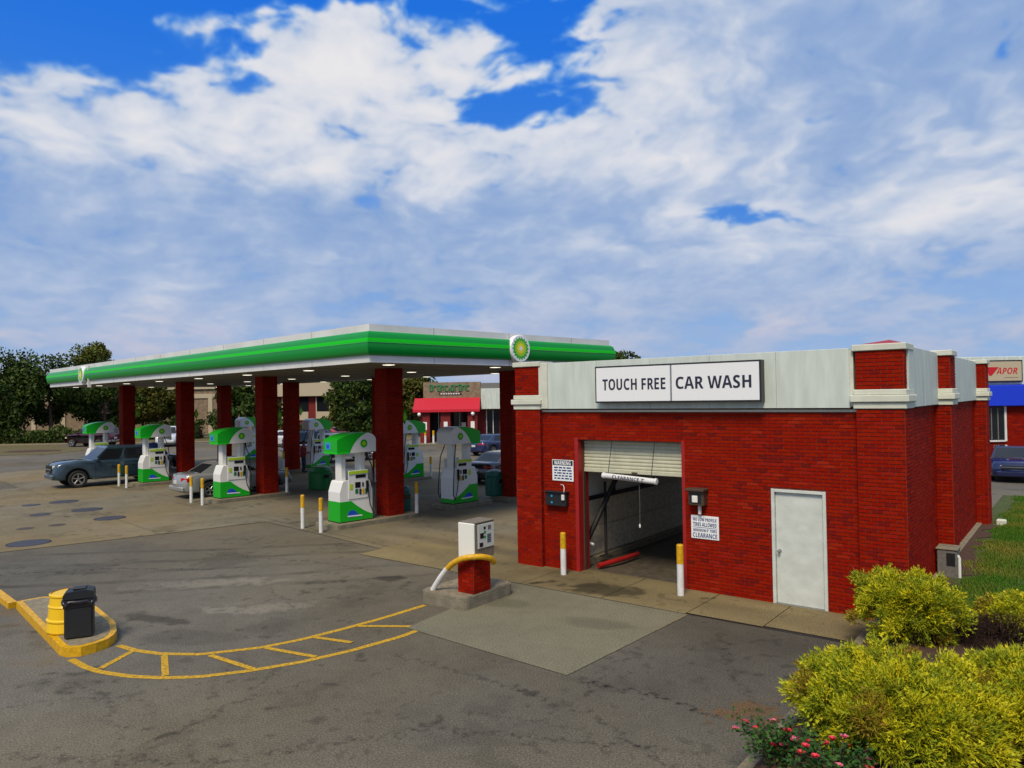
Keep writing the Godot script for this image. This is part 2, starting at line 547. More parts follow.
func paint(called: String, lin: Color) -> StandardMaterial3D:
	var m := mat(called, lin, 0.32, 0.25)
	m.clearcoat_enabled = true
	m.clearcoat = 1.0
	m.clearcoat_roughness = 0.04
	return m

# ---------------------------------------------------------------- ground
const MAP := 1536
const MAP_AT := Vector2(-30, -50)   # world corner (x, z) of the ground colour maps
const MAP_SIZE := 60.0
var map_rows := []
var g_a := FastNoiseLite.new()
var g_b := FastNoiseLite.new()
var g_c := FastNoiseLite.new()

func blob(p: Vector2, at_: Vector2, rx: float, ry: float, turn := 0.0) -> float:
	var d := (p - at_).rotated(-turn)
	return exp(-((d.x / rx) ** 2 + (d.y / ry) ** 2))

func asphalt_row(row: int):
	var out := PackedByteArray()
	out.resize(MAP * 3)
	var y := MAP_AT.y + (row + 0.5) / MAP * MAP_SIZE
	for i in MAP:
		var p := Vector2(MAP_AT.x + (i + 0.5) / MAP * MAP_SIZE, y)
		var a := g_a.get_noise_2dv(p)
		var b := g_b.get_noise_2dv(p)
		var c := g_c.get_noise_2dv(p)
		var k := 0.215 * (1.0 + 0.30 * a + 0.20 * b + 0.12 * c)
		var warm := clampf(0.5 + 0.9 * g_a.get_noise_2d(p.x + 90.0, p.y), 0.0, 1.0)
		# old tyre tracks: wavy bands of rubber, broken up by noise
		var tr := 0.0
		if p.y < -15.5 and p.x < 2.0:
			var line := p.y + 0.10 * p.x + 0.8 * sin(p.x * 0.16)
			for o in [-20.3, -19.2, -18.3, -21.6, -17.2]:
				var dd: float = absf(line - o + 0.25 * g_b.get_noise_2d(p.x * 0.4, o))
				tr = maxf(tr, (1.0 - smoothstep(0.05, 0.22, dd)) * clampf(0.45 + 0.9 * b, 0.0, 1.0))
		k *= 1.0 - 0.42 * tr
		# newer, darker surfacing in front of the car wash door, oil spots, scuffs
		k *= 1.0 - 0.34 * clampf(blob(p, Vector2(4.6, -12.2), 2.6, 1.6, 0.6) * 1.2 + 0.3 * b, 0.0, 1.0)
		k *= 1.0 - 0.22 * clampf(blob(p, Vector2(4.0, -9.0), 4.0, 2.2, 0.3) + 0.4 * b * blob(p, Vector2(3.0, -9.0), 5.0, 3.0), 0.0, 1.0)
		k *= 1.0 - 0.5 * smoothstep(0.40, 0.75, blob(p, Vector2(-6.7, -13.7), 0.95, 0.32, 0.35) + 0.45 * b + 0.25 * c)
		k *= 1.0 - 0.5 * smoothstep(0.45, 0.8, blob(p, Vector2(-2.9, -16.5), 0.5, 0.3, 0.1) + 0.5 * b + 0.3 * c)
		k *= 1.0 - 0.25 * smoothstep(0.3, 0.7, blob(p, Vector2(-5.6, -12.6), 0.9, 0.5, 0.1) + 0.35 * b)
		k *= 1.0 + 0.45 * smoothstep(0.45, 0.85, blob(p, Vector2(-4.9, -14.3), 1.6, 0.45, -0.1) + 0.5 * c + 0.2 * b)
		k *= 1.0 + 0.30 * smoothstep(0.45, 0.85, blob(p, Vector2(-6.9, -16.3), 2.2, 0.6, -0.1) + 0.5 * c)
		# scattered drips and dark worn spots
		k *= 1.0 - 0.30 * smoothstep(0.42, 0.62, c + 0.5 * g_b.get_noise_2d(p.x + 33.0, p.y)) - 0.22 * smoothstep(0.28, 0.5, g_b.get_noise_2d(p.x * 0.5 + 71.0, p.y * 0.5) + 0.35 * c)
		var sand := smoothstep(0.5, 0.9, blob(p, Vector2(-8.6, -10.4), 1.8, 1.6) + 0.55 * b + 0.2 * c)
		sand = maxf(sand, smoothstep(0.5, 0.9, blob(p, Vector2(-10.4, -13.6), 1.4, 1.4) + 0.5 * b))
		var leaf := smoothstep(0.55, 0.8, blob(p, Vector2(2.9, -9.3), 0.6, 0.5) + 0.6 * c + 0.1 * b)
		var col := Color(k * lerpf(1.00, 1.06, warm), k * lerpf(0.935, 0.89, warm), k * lerpf(0.77, 0.58, warm))
		col = col.lerp(Color(0.23, 0.155, 0.07), 0.55 * sand)
		col = col.lerp(Color(0.24, 0.12, 0.035), 0.6 * leaf)
		col = col.linear_to_srgb()
		out[i * 3] = int(clampf(col.r, 0, 1) * 255.0)
		out[i * 3 + 1] = int(clampf(col.g, 0, 1) * 255.0)
		out[i * 3 + 2] = int(clampf(col.b, 0, 1) * 255.0)
	map_rows[row] = out

func concrete_row(row: int):
	var out := PackedByteArray()
	out.resize(MAP * 3)
	var y := MAP_AT.y + (row + 0.5) / MAP * MAP_SIZE
	var inv := can_t.affine_inverse()
	for i in MAP:
		var p := Vector2(MAP_AT.x + (i + 0.5) / MAP * MAP_SIZE, y)
		var a := g_a.get_noise_2d(p.x + 40.0, p.y)
		var b := g_b.get_noise_2d(p.x + 11.0, p.y)
		var c := g_c.get_noise_2dv(p)
		var k := 0.305 * (1.0 + 0.24 * a + 0.16 * b + 0.09 * c)
		var q := inv * Vector3(p.x, 0, p.y)
		# oil in the lanes between the pump rows and rubber across the apron
		var lane := fposmod(q.z + 8.2, 8.82)
		var oil := 0.0
		if q.x > 0.0 and q.x < 12.0:
			oil = (1.0 - smoothstep(0.5, 3.2, absf(lane - 4.41))) * clampf(0.45 + 0.9 * b, 0.0, 1.0)
		k *= 1.0 - 0.40 * oil
		var tr := 0.0
		for o in [0.9, 2.0, 3.5]:
			var dd: float = absf(q.x - 0.35 * (q.z - 2.0) * 0.2 - o + 0.3 * g_b.get_noise_2d(q.z * 0.3, o * 5.0))
			if q.z > -2.0:
				tr = maxf(tr, (1.0 - smoothstep(0.1, 0.5, dd)) * clampf(0.5 + 0.8 * b, 0.0, 1.0))
		k *= 1.0 - 0.35 * tr
		k *= 1.0 - 0.28 * smoothstep(0.40, 0.62, c + 0.5 * g_b.get_noise_2d(p.x + 33.0, p.y)) - 0.25 * smoothstep(0.25, 0.5, g_b.get_noise_2d(p.x * 0.5 + 21.0, p.y * 0.5) + 0.35 * c)
		# wet track and puddle at the wash bay
		var wet := smoothstep(0.40, 0.70, blob(p, Vector2(2.1, -15.0), 1.5, 0.55, 0.5) + 0.55 * b + 0.25 * c)
		wet = maxf(wet, smoothstep(0.45, 0.75, blob(p, Vector2(-0.1, -15.6), 1.6, 0.28, -0.35) + 0.5 * b + 0.25 * c))
		k *= 1.0 - 0.62 * wet
		var warm := clampf(0.5 + 1.2 * g_a.get_noise_2d(p.x, p.y + 70.0), 0.0, 1.0)
		if q.x > -1.0 and q.z > 1.0:
			warm = clampf(warm + 0.35, 0.0, 1.0)
		var pale := 0.0
		var wz := wash_t.affine_inverse() * Vector3(p.x, 0, p.y)
		if wz.x > -7.4 and wz.x < -3.3 and wz.z > 1.6 and wz.z < 5.6:
			pale = 1.0
		var col := Color(k * lerpf(1.00, 1.14, warm), k * lerpf(0.91, 0.88, warm), k * lerpf(0.66, 0.46, warm))
		if wz.z < 1.62 and wz.z > -0.5 and wz.x < 0.5 and wz.x > -12.5:
			k *= 1.06
			col = Color(k * 1.12, k * 0.88, k * 0.42)
		if pale > 0.0:
			k = 0.285 * (1.0 + 0.12 * a + 0.12 * b + 0.09 * c)
			k *= 1.0 - 0.25 * smoothstep(0.35, 0.8, blob(p, Vector2(-0.1, -14.3), 0.9, 0.3, 0.4) + blob(p, Vector2(1.5, -12.9), 0.9, 0.3, 0.4) + 0.5 * b + 0.25 * c)
			col = Color(k * 1.0, k * 0.93, k * 0.61)
		col = col.linear_to_srgb()
		out[i * 3] = int(clampf(col.r, 0, 1) * 255.0)
		out[i * 3 + 1] = int(clampf(col.g, 0, 1) * 255.0)
		out[i * 3 + 2] = int(clampf(col.b, 0, 1) * 255.0)
	map_rows[row] = out

func map_image(f: Callable) -> Image:
	map_rows = []
	map_rows.resize(MAP)
	WorkerThreadPool.wait_for_group_task_completion(WorkerThreadPool.add_group_task(f, MAP))
	var all := PackedByteArray()
	for r in map_rows: all.append_array(r)
	map_rows = []
	return Image.create_from_data(MAP, MAP, false, Image.FORMAT_RGB8, all)

func crack(im: Image, pts: Array, wide: float, dark: float):
	for s in pts.size() - 1:
		var a: Vector2 = pts[s]; var b: Vector2 = pts[s + 1]
		var steps := int(a.distance_to(b) / MAP_SIZE * MAP * 2.0) + 1
		for i in steps:
			var p := a.lerp(b, float(i) / steps)
			p += Vector2(g_c.get_noise_2d(p.x * 2.0, p.y * 2.0), g_c.get_noise_2d(p.x * 2.0 + 50.0, p.y * 2.0)) * 0.16
			var q := (p - MAP_AT) / MAP_SIZE * MAP
			var r := wide * (0.6 + 0.8 * absf(g_c.get_noise_2d(p.x * 3.0, p.y * 3.0 + 9.0)))
			for dx in [0, 1]:
				var x := int(q.x) + int(dx); var yy := int(q.y)
				if dx == 1 and r < 1.3: continue
				if x < 0 or yy < 0 or x >= MAP or yy >= MAP: continue
				var c := im.get_pixel(x, yy)
				im.set_pixel(x, yy, c * (1.0 - 0.75 * dark * minf(1.0, r)))

func map_material(called: String, im: Image, rough: float) -> StandardMaterial3D:
	var m := mat(called, Color.WHITE, rough, 0, 0.35)
	m.albedo_texture = ImageTexture.create_from_image(im)
	m.detail_enabled = true
	m.detail_blend_mode = BaseMaterial3D.BLEND_MODE_MUL
	m.detail_albedo = noise_tex(41, 0.15, 4, 512, 0.56, 1.0)
	m.detail_uv_layer = BaseMaterial3D.DETAIL_UV_2
	return m

# flat sheet of a world (x, z) outline that wears the ground maps
func sheet(polys: Array, y: float, drop := 0.0) -> ArrayMesh:
	var st := SurfaceTool.new()
	st.begin(Mesh.PRIMITIVE_TRIANGLES)
	var put := func(p: Vector3, n: Vector3):
		st.set_normal(n)
		st.set_uv(Vector2((p.x - MAP_AT.x) / MAP_SIZE, (p.z - MAP_AT.y) / MAP_SIZE))
		st.set_uv2(Vector2(p.x, p.z) / 2.6)
		st.add_vertex(p)
	for pts in polys:
		var ids := Geometry2D.triangulate_polygon(pts)
		for i in range(0, ids.size(), 3):
			var a: Vector2 = pts[ids[i]]; var b: Vector2 = pts[ids[i + 1]]; var d: Vector2 = pts[ids[i + 2]]
			if (b - a).cross(d - a) < 0.0:
				var w := b; b = d; d = w
			for q in [a, b, d]: put.call(Vector3(q.x, y, q.y), Vector3.UP)
		if drop > 0.0:
			var area := 0.0
			for i in pts.size(): area += pts[i].cross(pts[(i + 1) % pts.size()])
			for i in pts.size():
				var a: Vector2 = pts[i]; var b: Vector2 = pts[(i + 1) % pts.size()]
				if area < 0:
					var w := a; a = b; b = w
				var n := Vector3((b - a).y, 0, -(b - a).x).normalized()
				var A := Vector3(a.x, y, a.y); var B := Vector3(b.x, y, b.y); var dn := Vector3(0, -drop, 0)
				for q in [A, B, B + dn, A, B + dn, A + dn]: put.call(q, n)
	return st.commit()

func to2(t: Transform3D, pts: Array) -> PackedVector2Array:
	var o := PackedVector2Array()
	for p in pts:
		var q: Vector3 = t * Vector3(p.x, 0, p.y)
		o.append(Vector2(q.x, q.z))
	return o

# cut an outline (in a local frame) into slabs with open joints
func slabs(outline: Array, xs: Array, zs: Array, gap: float) -> Array:
	var o := []
	for i in xs.size() - 1:
		for j in zs.size() - 1:
			var cell := PackedVector2Array([Vector2(xs[i] + gap, zs[j] + gap), Vector2(xs[i + 1] - gap, zs[j] + gap), Vector2(xs[i + 1] - gap, zs[j + 1] - gap), Vector2(xs[i] + gap, zs[j + 1] - gap)])
			for r in Geometry2D.intersect_polygons(PackedVector2Array(outline), cell):
				o.append(r)
	return o

func ribbon(pts: Array, wide: float, y: float) -> ArrayMesh:
	var b := MB.new()
	var l := []
	for i in pts.size():
		var d: Vector2 = (pts[mini(i + 1, pts.size() - 1)] - pts[maxi(i - 1, 0)]).normalized()
		var s := Vector2(-d.y, d.x) * wide * 0.5
		l.append([pts[i] - s, pts[i] + s])
	for i in pts.size() - 1:
		var a: Vector2 = l[i][0]; var c: Vector2 = l[i][1]; var e: Vector2 = l[i + 1][0]; var f: Vector2 = l[i + 1][1]
		b.quad(Vector3(c.x, y, c.y), Vector3(f.x, y, f.y), Vector3(e.x, y, e.y), Vector3(a.x, y, a.y))
	return b.mesh()

func smooth_path(pts: Array, n: int) -> Array:
	var c := Curve2D.new()
	for i in pts.size():
		var a: Vector2 = pts[maxi(i - 1, 0)]; var b: Vector2 = pts[mini(i + 1, pts.size() - 1)]
		c.add_point(pts[i], -(b - a) / 6.0, (b - a) / 6.0)
	var o := []
	for i in n + 1: o.append(c.sample_baked(c.get_baked_length() * i / n))
	return o

func ground():
	for a in [[g_a, 21, 0.09, 4], [g_b, 22, 0.55, 4], [g_c, 23, 2.6, 3]]:
		var n: FastNoiseLite = a[0]
		n.seed = a[1]; n.frequency = a[2]; n.fractal_octaves = a[3]; n.noise_type = FastNoiseLite.TYPE_SIMPLEX_SMOOTH
	var im := map_image(asphalt_row)
	for l in [[[Vector2(-9.5, -7.6), Vector2(-6.8, -8.6), Vector2(-3.6, -8.2), Vector2(-1.0, -9.0), Vector2(1.6, -8.4)], 0.6, 0.34], [[Vector2(-1.9, -11.6), Vector2(-0.4, -10.5), Vector2(0.9, -9.4), Vector2(1.6, -8.0), Vector2(2.4, -6.6)], 0.6, 0.34],
			[[Vector2(0.9, -10.4), Vector2(1.8, -9.9), Vector2(2.5, -9.2)], 0.9, 0.45], [[Vector2(-4.4, -8.2), Vector2(-3.9, -9.6), Vector2(-3.0, -10.6)], 0.5, 0.3], [[Vector2(-12.5, -17.4), Vector2(-9.6, -17.9), Vector2(-7.2, -17.6)], 0.8, 0.4], [[Vector2(-8.2, -19.4), Vector2(-5.2, -18.4), Vector2(-3.2, -17.2)], 0.6, 0.35], [[Vector2(-6.8, -8.6), Vector2(-6.2, -7.2), Vector2(-6.6, -6.0)], 0.5, 0.3]]:
		crack(im, l[0], l[1], l[2])
	for i in 26:
		var q := Vector2(rng.randf_range(-11.0, 4.0), rng.randf_range(-19.0, -5.5))
		var dir := rng.randf() * TAU
		var path := [q]
		for j in rng.randi_range(3, 7):
			dir += rng.randf_range(-0.7, 0.7)
			q += Vector2(cos(dir), sin(dir)) * rng.randf_range(0.3, 0.8)
			path.append(q)
		crack(im, path, 0.45, rng.randf_range(0.18, 0.34))
	var asphalt := map_material("asphalt", im, 0.9)
	var concrete := map_material("concrete", map_image(concrete_row), 0.85)
	M.asphalt = asphalt
	M.concrete = concrete
	struct("ground", sheet([PackedVector2Array([Vector2(-700, -900), Vector2(700, -900), Vector2(700, 60), Vector2(-700, 60)])], 0.0), asphalt)
	# forecourt concrete, cut into cast slabs, in the canopy frame
	var outline := [Vector2(0.3, 4.2), Vector2(0.28, -6.6), Vector2(-2.2, -6.9), Vector2(-6.9, -7.6), Vector2(-12.0, -8.4), Vector2(-12.0, -21.5), Vector2(-3.0, -25.5), Vector2(-3.0, -36.0), Vector2(15.0, -36.0), Vector2(15.0, 1.5)]
	var f := slabs(outline, [-12.1, -7.4, -2.9, 0.6, 4.9, 9.3, 15.1], [-36.1, -30.3, -25.9, -21.5, -17.0, -12.7, -8.2, -3.9, 0.4, 4.3], 0.008)
	var fo := struct("forecourt_base", sheet([to2(can_t, outline)], 0.004), M.dark_iron)
	for p in f:
		part("slab", sheet([to2(can_t, Array(p))], 0.012), concrete, fo)
	# concrete walk along the car wash and the slab in front of the bay, in the wash frame
	var wb := struct("wash_apron", sheet([to2(wash_t, [Vector2(-12.0, 1.62), Vector2(-3.3, 1.6), Vector2(-0.38, 1.6), Vector2(-0.38, -0.3), Vector2(-12.6, -0.3)])], 0.005), M.dark_iron)
	var walk := [[-12.4, -9.4, -0.3, 1.62], [-9.4, -7.1, -0.3, 1.62], [-7.1, -5.1, -0.3, 1.62], [-5.1, -3.3, -0.3, 1.62], [-3.3, -1.9, 0.0, 1.55], [-1.9, -0.39, 0.0, 1.50]]
	for s in walk:
		part("slab", sheet([to2(wash_t, [Vector2(s[0] + 0.008, s[2]), Vector2(s[1] - 0.008, s[2]), Vector2(s[1] - 0.008, s[3]), Vector2(s[0] + 0.008, s[3])])], 0.013), concrete, wb)
	part("slab", sheet([to2(wash_t, [Vector2(-6.9, 5.15), Vector2(-3.41, 5.33), Vector2(-3.24, 1.635), Vector2(-7.33, 1.64)])], 0.010), concrete, wb)
	# raised lawn right of the car wash: kerb level in front, a low mound along the wall
	lawn()
	# far verges
	struct("dry_verge", sheet([PackedVector2Array([Vector2(-80, -58), Vector2(-37.2, -58.5), Vector2(-36.8, -64), Vector2(-48, -74), Vector2(-80, -76)])], 0.02), M.dry_turf)
	struct("verge", sheet([PackedVector2Array([Vector2(-80, -72.5), Vector2(-10, -72.5), Vector2(-10, -84), Vector2(-80, -84)])], 0.08, 0.08), M.dry_turf)
	struct("verge_kerb", box_mesh(Vector3(-80, 0, -72.5), Vector3(-10, 0.13, -72.25), 0.02), M.kerb_concrete)
	struct("far_turf", sheet([PackedVector2Array([Vector2(-500, -880), Vector2(500, -880), Vector2(500, -110), Vector2(-500, -110)])], 0.03), M.turf)
	# worn-out dirt patch on the verge
	struct("dirt_patch", sheet([PackedVector2Array([Vector2(-43.2, -61.8), Vector2(-41.0, -61.2), Vector2(-38.6, -62.3), Vector2(-39.4, -64.2), Vector2(-42.0, -64.8), Vector2(-43.6, -63.4)])], 0.026), M.soil)
	markings()

func lawn_height(x: float, z: float) -> float:
	# wash frame; x right of the wall, z along it
	var up := smoothstep(-0.35, 0.25, x) if z > 0.1 else 1.0
	var h := 0.15 + 0.13 * up
	h *= lerpf(1.0, 0.55, smoothstep(-9.0, -16.0, z))
	return h + 0.03 * sin(x * 1.3 + z * 0.7) * smoothstep(0.6, 2.0, x)

func lawn():
	var st := SurfaceTool.new()
	st.begin(Mesh.PRIMITIVE_TRIANGLES)
	st.set_smooth_group(0)
	var xs := [-0.22, -0.1, 0.06, 0.35, 0.8, 1.5, 2.5, 4.0, 6.0, 9.0, 13.0, 20.0, 30.0]
	var zs := []
	for i in 31: zs.append(9.0 - i * 0.9)
	for i in xs.size() - 1:
		for j in zs.size() - 1:
			if xs[i] < 0.05 and zs[j + 1] < 0.1: continue
			var q := []
			for k in [[i, j], [i, j + 1], [i + 1, j + 1], [i + 1, j]]:
				q.append(wash_t * Vector3(xs[k[0]], lawn_height(xs[k[0]], zs[k[1]]), zs[k[1]]))
			for k in [0, 2, 1, 0, 3, 2]: st.add_vertex(q[k])
	st.generate_normals()
	struct("lawn", st.commit(), M.turf)
	# planting bed soil in front and the worn strip along the footing
	var b := MB.new()
	for j in 11:
		var z0 := 9.0 - j * 0.8
		for i in 7:
			var x0 := -0.22 + i * 0.45
			var q := []
			for k in [[0, 0], [0, 1], [1, 1], [1, 0]]:
				var x: float = x0 + k[0] * 0.45; var z: float = z0 - k[1] * 0.8
				q.append(wash_t * Vector3(x, lawn_height(x, z) + 0.012, z))
			b.quad(q[1], q[0], q[3], q[2])
	struct("planting_bed", b.mesh(), M.soil)
	var d := MB.new()
	for j in 26:
		var z0 := -j * 0.42; var z1 := z0 - 0.42
		var w0 := 0.42 + 0.13 * sin(j * 1.7) + 0.08 * sin(j * 4.1) + (0.28 if j > 7 and j < 12 else 0.0)
		var w1 := 0.42 + 0.13 * sin((j + 1) * 1.7) + 0.08 * sin((j + 1) * 4.1) + (0.28 if j + 1 > 7 and j + 1 < 12 else 0.0)
		var q := []
		for k in [[0.06, z0], [0.06 + w0, z0], [0.06 + w1, z1], [0.06, z1]]:
			q.append(wash_t * Vector3(k[0], lawn_height(k[0], k[1]) + 0.014, k[1]))
		d.quad(q[0], q[1], q[2], q[3])
	struct("bare_soil_strip", d.mesh(), M.soil)
	struct("planting_kerb", box_mesh(Vector3(-0.38, 0, 0.14), Vector3(-0.21, 0.16, 8.8), 0.02), M.kerb_concrete, wash_t)
	# short grass, thicker and greener in patches
	var blade := MB.new()
	blade.col = Color.WHITE
	for k in 3:
		var t := Transform3D(Basis(Vector3.UP, k * 2.1), Vector3(0.012 * k, 0, 0.01 * k))
		blade.tri(t * Vector3(-0.006, 0, 0), t * Vector3(0.006, 0, 0), t * Vector3(0.012, 0.07, 0.02))
	var mm := MultiMesh.new()
	mm.transform_format = MultiMesh.TRANSFORM_3D
	mm.use_colors = true
	mm.mesh = blade.mesh()
	var list := []
	var gn := noise(77, 0.35, 3)
	while list.size() < 60000:
		var x := 0.3 + pow(rng.randf(), 1.4) * 11.0
		var z := -1.0 - rng.randf() * 16.8 if rng.randf() < 0.85 else rng.randf() * 3.0 - 1.0
		if z > -0.4 and x < 2.6: continue
		var g := gn.get_noise_2d(x, z)
		if x < 0.52 + 0.35 * gn.get_noise_2d(x * 4.0, z * 4.0) + rng.randf() * 0.15: continue
		var s := rng.randf_range(0.6, 1.25)
		var c := Color(0.055, 0.145, 0.010).lerp(Color(0.20, 0.185, 0.03), clampf(0.26 + g * 1.1 + rng.randf_range(-0.2, 0.2), 0.0, 1.0))
		list.append([wash_t * Transform3D(Basis(Vector3.UP, rng.randf() * TAU).scaled(Vector3(1.6, s, 1.6)), Vector3(x, lawn_height(x, z), z)), c])
	mm.instance_count = list.size()
	for i in list.size():
		mm.set_instance_transform(i, list[i][0])
		mm.set_instance_color(i, list[i][1])
	var mi := MultiMeshInstance3D.new()
	mi.name = "grass"
	mi.multimesh = mm
	mi.material_override = M.grass_blade
	add_child(mi)
	tag(mi, "short patchy green and straw grass on the lawn beside the brick car wash", "grass", "", "stuff")

func markings():
	var outer := [Vector2(-7.02, -11.60), Vector2(-6.6, -11.26), Vector2(-6.25, -11.04), Vector2(-5.69, -10.84), Vector2(-5.14, -10.76), Vector2(-4.64, -10.78), Vector2(-3.98, -10.99), Vector2(-3.32, -11.31), Vector2(-2.66, -11.78), Vector2(-1.96, -12.43), Vector2(-1.16, -13.5)]
	var inner := [Vector2(-6.6, -12.22), Vector2(-6.2, -11.97), Vector2(-5.71, -11.79), Vector2(-5.04, -11.73), Vector2(-4.18, -12.0), Vector2(-3.63, -12.36), Vector2(-3.08, -12.86), Vector2(-2.48, -13.46), Vector2(-1.76, -14.3)]
	var y := 0.0045
	var o := struct("painted_marking", ribbon(smooth_path(outer, 40), 0.115, y), M.yellow_line)
	part("stripe", ribbon(smooth_path(inner, 36), 0.115, y), M.yellow_line, o)
	for b in [[Vector2(-6.32, -11.17), Vector2(-6.22, -11.93)], [Vector2(-5.60, -11.71), Vector2(-5.17, -10.84)], [Vector2(-4.86, -11.68), Vector2(-3.95, -11.05)], [Vector2(-4.08, -11.98), Vector2(-3.14, -11.53)], [Vector2(-3.42, -12.48), Vector2(-2.72, -12.18)], [Vector2(-2.80, -13.05), Vector2(-1.86, -12.98)]]:
		part("cross_stripe", ribbon(b, 0.10, y + 0.003), M.yellow_line, o)

# ---------------------------------------------------------------- brickwork
const COURSE := 0.0677
const BRICK := 0.203
var brick_meshes := []
var brick_cols := []

func brick_tone() -> Color:
	var r := rng.randf()
	var c := Color(0.275, 0.009, 0.003).lerp(Color(0.325, 0.014, 0.004), rng.randf())
	if r < 0.10: c = Color(0.215, 0.008, 0.004)
	elif r < 0.14: c = Color(0.36, 0.022, 0.006)
	elif r < 0.155: c = Color(0.18, 0.010, 0.005)
	return c

# bricks of one face in running bond: o lower left corner, along u, outward n, holes as Rect2 in (along, up)
func brick_face(list: Array, o: Vector3, u: Vector3, n: Vector3, w: float, h: float, holes := []):
	var rows := int(round(h / COURSE))
	var ch := h / rows
	for r in rows:
		var y := r * ch
		var off := 0.0 if r % 2 == 0 else -BRICK * 0.5
		var x := off
		while x < w - 0.02:
			var a := maxf(x, 0.0)
			var b := minf(x + BRICK, w)
			x += BRICK
			var spans := [Vector2(a, b)]
			for hole in holes:
				if y + ch * 0.5 > hole.position.y and y + ch * 0.5 < hole.end.y:
					var nxt := []
					for s in spans:
						if hole.end.x <= s.x or hole.position.x >= s.y: nxt.append(s)
						else:
							if hole.position.x > s.x + 0.03: nxt.append(Vector2(s.x, hole.position.x))
							if hole.end.x < s.y - 0.03: nxt.append(Vector2(hole.end.x, s.y))
					spans = nxt
			for s in spans:
				if s.y - s.x < 0.03: continue
				list.append([o + u * (s.x + s.y) * 0.5 + Vector3(0, y + ch * 0.5, 0), u, n, s.y - s.x - 0.012, ch - 0.012])

func brick_box(b: MB, d: Array, proud: float):
	var u: Vector3 = d[1]; var n: Vector3 = d[2]
	var p: Vector3 = d[0]
	var hx: Vector3 = u * d[3] * 0.5
	var hy := Vector3(0, d[4] * 0.5, 0)
	var f := p + n * proud
	var q := p - n * 0.004
	b.quad(f - hx - hy, f + hx - hy, f + hx + hy, f - hx + hy)
	b.quad(f - hx + hy, f + hx + hy, q + hx + hy, q - hx + hy)
	b.quad(q - hx - hy, q + hx - hy, f + hx - hy, f - hx - hy)
	b.quad(f + hx - hy, q + hx - hy, q + hx + hy, f + hx + hy)
	b.quad(q - hx - hy, f - hx - hy, f - hx + hy, q - hx + hy)

# joined brickwork of a list of faces
func brick_mass(list: Array) -> ArrayMesh:
	var b := MB.new()
	for d in list:
		b.col = brick_tone()
		brick_box(b, d, 0.011 + rng.randf_range(-0.002, 0.003))
	return b.mesh()

func single_bricks(list: Array, parent: Node, called := "brick"):
	if brick_meshes.is_empty():
		for i in 10:
			var b := MB.new()
			b.col = brick_tone()
			brick_box(b, [Vector3.ZERO, Vector3.RIGHT, Vector3.BACK, 1.0, 1.0], 0.011)
			brick_meshes.append(b.mesh())
	for d in list:
		var n: Vector3 = d[2]
		var t := Transform3D(Basis(d[1] * d[3], Vector3(0, d[4], 0), n), d[0] + n * rng.randf_range(-0.002, 0.003))
		part(called, brick_meshes[rng.randi() % 10], M.brick, parent, t)

func column_faces(list: Array, x0: float, x1: float, z0: float, z1: float, y0: float, y1: float, sides := "fblr"):
	# f is +z, b is -z, r is +x, l is -x
	var h := y1 - y0
	if "f" in sides: brick_face(list, Vector3(x0, y0, z1), Vector3.RIGHT, Vector3.BACK, x1 - x0, h)
	if "b" in sides: brick_face(list, Vector3(x1, y0, z0), Vector3.LEFT, Vector3.FORWARD, x1 - x0, h)
	if "r" in sides: brick_face(list, Vector3(x1, y0, z1), Vector3.FORWARD, Vector3.RIGHT, z1 - z0, h)
	if "l" in sides: brick_face(list, Vector3(x0, y0, z0), Vector3.BACK, Vector3.LEFT, z1 - z0, h)

